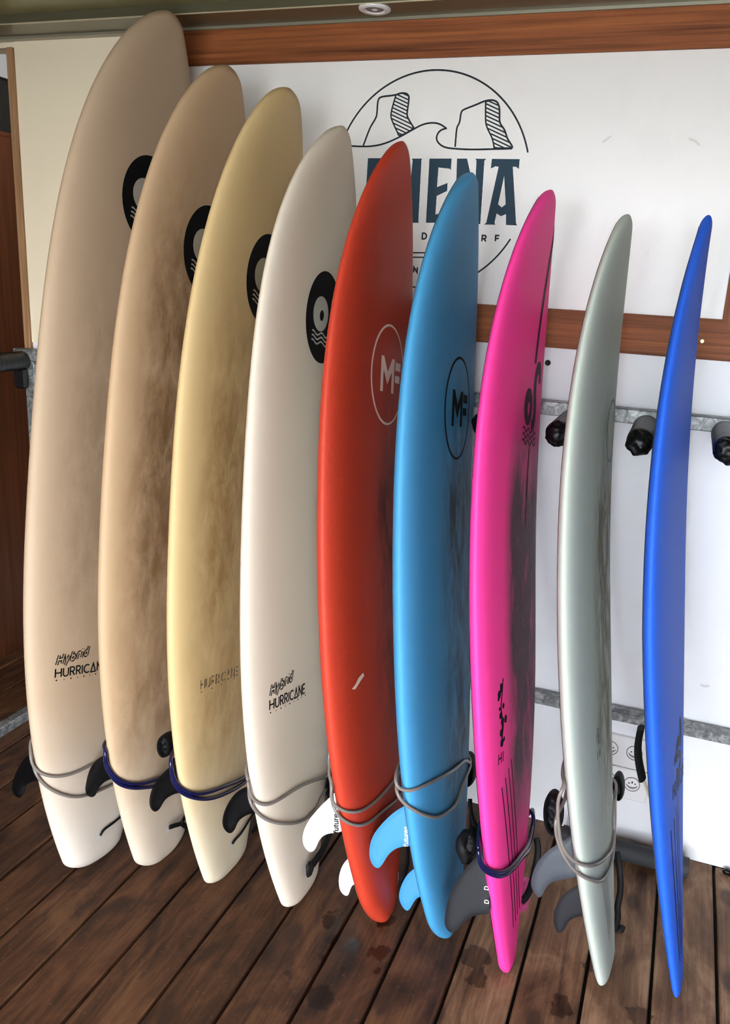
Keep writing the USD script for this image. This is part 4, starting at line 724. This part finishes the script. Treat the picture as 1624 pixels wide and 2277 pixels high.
# ------------------------------------------------------------------ leashes (points in the frame of the board they are wound round)
def wrap(i, pts, r):
    q = BP[i]; p = np.array(pts, float)
    u = p[:, 2] / q['L']; w = outline(u, q); n = deck_n(p[:, 1], p[:, 2], q); ins = np.abs(p[:, 1]) < w
    p[ins, 0] = np.maximum(p[ins, 0], n[ins] + r)
    l0, l1 = p[0, 2], p[-1, 2]
    def ring(y_frac, l, side):
        uu = np.array([l / q['L']]); ww = float(outline(uu, q)[0]); rr_ = float(rocker(uu, q)[0])
        if abs(y_frac) > 1: return (rr_, math.copysign(ww + r * 1.3, y_frac), l)
        return (float(deck_n(np.array([y_frac * ww]), np.array([l]), q, side)[0]) + side * r * 1.2, y_frac * ww, l)
    uu = np.array([l1 / q['L']]); ww = float(outline(uu, q)[0]); add = []
    if p[-1, 1] < ww * .6: add.append(ring(.86, l1 - (.0 if p[-1, 1] > 0 else .01), 1))
    add.append(ring(1.1, l1, 1))
    for f_, k_ in ((.75, .25), (.25, .5), (-.3, .7), (-.8, .9)): add.append(ring(f_, l1 + (l0 - l1) * k_ + (.15 if i in (1, 4, 5) else .07) * math.sin(k_ * math.pi), -1))
    c = spline(np.vstack([p, add]), 170, closed=True)
    tt = np.linspace(0, 2 * np.pi, 160, endpoint=False); vv = np.sign(np.cos(tt)) * np.abs(np.cos(tt)) ** .55; ss = np.sign(np.sin(tt)); cl = r * 1.3
    for it in range(9):                      # keep the cord outside the board's section grown by the clearance, then relax it
        uu = np.clip(c[:, 2] / q['L'], .001, .999); W_, H_, R_ = outline(uu, q), thick(uu, q), rocker(uu, q)
        sec = np.stack([R_[:, None] + ss * hprof(vv) * H_[:, None] / 2, W_[:, None] * vv], -1); ctr = np.stack([R_, np.zeros_like(R_)], -1)
        tg = np.roll(sec, -1, 1) - np.roll(sec, 1, 1); nr = np.stack([tg[..., 1], -tg[..., 0]], -1); nr /= np.linalg.norm(nr, axis=-1, keepdims=True) + 1e-12
        nr *= np.sign((nr * (sec - ctr[:, None])).sum(-1, keepdims=True)); grown = sec + nr * cl
        d_ = np.linalg.norm(grown - c[:, None, :2], axis=-1); k_ = d_.argmin(1); g_ = grown[np.arange(len(c)), k_]; n_ = nr[np.arange(len(c)), k_]
        inside = ((c[:, :2] - g_) * n_).sum(-1) < 0
        c[inside, :2] += (((g_ - c[:, :2]) * n_).sum(-1)[:, None] * n_)[inside]
        if it < 8: c = .1 * np.roll(c, 2, 0) + .2 * np.roll(c, 1, 0) + .4 * c + .2 * np.roll(c, -1, 0) + .1 * np.roll(c, -2, 0)
    return tube(c, r, 10, closed=True)
def strap(pts, wd, th, ref=(1, 0, 0)): return tube(spline(pts, 40), wd, 12, flat=th, ref=ref)
def cuff(c, a, b, wd, th=.005):
    """velcro ankle cuff: a padded band, axis along y."""
    n = 48; t_ = np.linspace(0, 2 * np.pi, n, endpoint=False)
    cen = np.c_[c[0] + a * np.cos(t_), np.full(n, c[1]), c[2] + b * np.sin(t_)]
    band = tube(cen, wd / 2, 12, closed=True, flat=th, ref=None)
    # orient the section: thin along the radial direction
    rad = np.c_[np.cos(t_) * b, np.zeros(n), np.sin(t_) * a]; rad /= np.linalg.norm(rad, axis=1, keepdims=True)
    an = np.arange(12) * 2 * math.pi / 12
    V = cen[:, None] + th * np.sign(np.cos(an))[None, :, None] * np.abs(np.cos(an))[None, :, None] ** .7 * rad[:, None] + (wd / 2) * np.sin(an)[None, :, None] * np.array([0, 1.0, 0])
    band = trimesh.Trimesh(V.reshape(-1, 3), band.faces, process=False); band.fix_normals()
    core = trimesh.creation.icosphere(3, 1.0); core.vertices = core.vertices * np.array([a * .97, wd * .36, b * .97]) + np.array(c); nz = meshkit.noise(core.vertices * 90.0)
    core.vertices[:, 1] += (nz - .5) * wd * .3
    return trimesh.util.concatenate([band, core])
LL = {1: 'grey leash cord wound twice round the tall grey-cream board', 2: 'navy blue leash cord wound round the second tallest board', 3: 'navy blue leash cord wound round the yellow-cream board',
      4: 'grey leash cord with black cuff wound round the clean off-white board', 5: 'grey leash cord wound round the red board', 6: 'grey leash cord with black cuff wound round the sky blue board',
      7: 'navy blue leash cord wound round the hot pink board', 8: 'grey leash cord with two black cuffs wound round the grey-green board', 9: 'black leash cuff tucked behind the royal blue board'}
for i in range(1, 10):
    R, T = FR[i]; t = thing('surf_leash', LL[i], 'leash', T=T, R=R)
    cm = M['navy_cord'] if i in (2, 3, 7) else M['grey_cord']; r = .0048 if i in (2, 3, 7) else .0038
    for key in sorted(LEASH):
        if int(key[0]) == i: part('cord', wrap(i, LEASH[key], r), cm, t, smooth=True)
    CU = {3: [((-.058, -.175, .400), .014, .024, .045)], 4: [((.070, .160, .236), .020, .036, .046)], 6: [((.010, .272, .318), .018, .040, .05)],
          7: [((-.058, -.12, .350), .012, .024, .05)], 8: [((.030, .237, .362), .010, .030, .044), ((-.064, -.118, .428), .016, .042, .05)]}
    for c in CU.get(i, []): part('cuff', cuff(*c), M['black_web'], t, smooth=40, label='black padded cuff')
    ST = {1: [([(.0735, -.0244, .0860), (.0745, -.0165, .0956), (.0735, .0085, .0989), (.0728, .0399, .1015), (.0710, .0733, .106), (.066, .115, .111)], .0032, .0028)],
          2: [([(.069, -.020, .104), (.074, .0057, .100), (.073, .0293, .0935), (.070, .052, .0967), (.066, .09, .112)], .0065, .004), ([(.076, .026, .098), (.072, .050, .080), (.064, .078, .060), (.05, .105, .036)], .0075, .004)],
          3: [([(.058, -.0246, .0960), (.060, -.0144, .1022), (.060, .0122, .1034), (.0595, .0401, .1081), (.058, .0755, .1173), (.0565, .125, .127)], .0034, .003)],
          4: [([(.070, -.028, .092), (.073, .0007, .0963), (.076, .0506, .105), (.074, .100, .118), (.068, .155, .135)], .0125, .006)],
          5: [([(.060, .058, .072), (.068, .068, .088), (.070, .088, .110), (.062, .120, .140), (.050, .165, .165)], .0085, .004)],
          7: [([(.0002, .117, .112), (.012, .135, .125), (.020, .19, .165), (.026, .205, .206), (.022, .205, .240)], .0085, .004, (0, 1, 0))],
          8: [([(.030, .175, .215), (.037, .160, .180), (.037, .155, .1134), (.031, .150, .080), (.031, .150, .0535), (.025, .150, .016), (.034, .152, .018), (.042, .153, .034)], .0078, .004, (0, 1, 0))]}
    for sp_ in ST.get(i, []): part('rail_saver', strap(*sp_), M['black_web'], t, smooth=60, label='black webbing strap')
    if i == 9:
        part('cuff', strap([(-.040, -.095, .530), (-.046, -.095, .56), (-.049, -.095, .60), (-.042, -.095, .645)], .024, .0075), M['black_web'], t, smooth=60, label='black padded cuff')
    if i == 4:
        part('velcro_end', blob((.0735, -.030, .094), (.008, .016, .020), 5.0), M['black_web'], t, smooth=35)
    if i == 2:
        part('webbing_tail', strap([(.050, .150, .10), (.046, .165, .06), (.040, .172, .03), (.03, .18, -.0)], .012, .004), M['black_web'], t, smooth=60)
    if i == 3:
        part('webbing_tail', strap([(.040, .170, .11), (.040, .185, .07), (.03, .19, .04), (.02, .19, .02)], .014, .005), M['black_web'], t, smooth=60)
    if i == 7:
        part('cuff', blob((-.074, -.115, .335), (.019, .030, .036), 8.0), M['black_web'], t, smooth=35, label='black padded cuff')
        part('webbing_tail', strap([(-.05, -.10, .37), (-.066, -.09, .40), (-.072, -.08, .43)], .012, .004), M['black_web'], t, smooth=60)
    if i == 6:
        part('webbing_tail', strap([(.03, .215, .22), (.035, .205, .15), (.03, .195, .09)], .016, .005), M['black_web'], t, smooth=60)
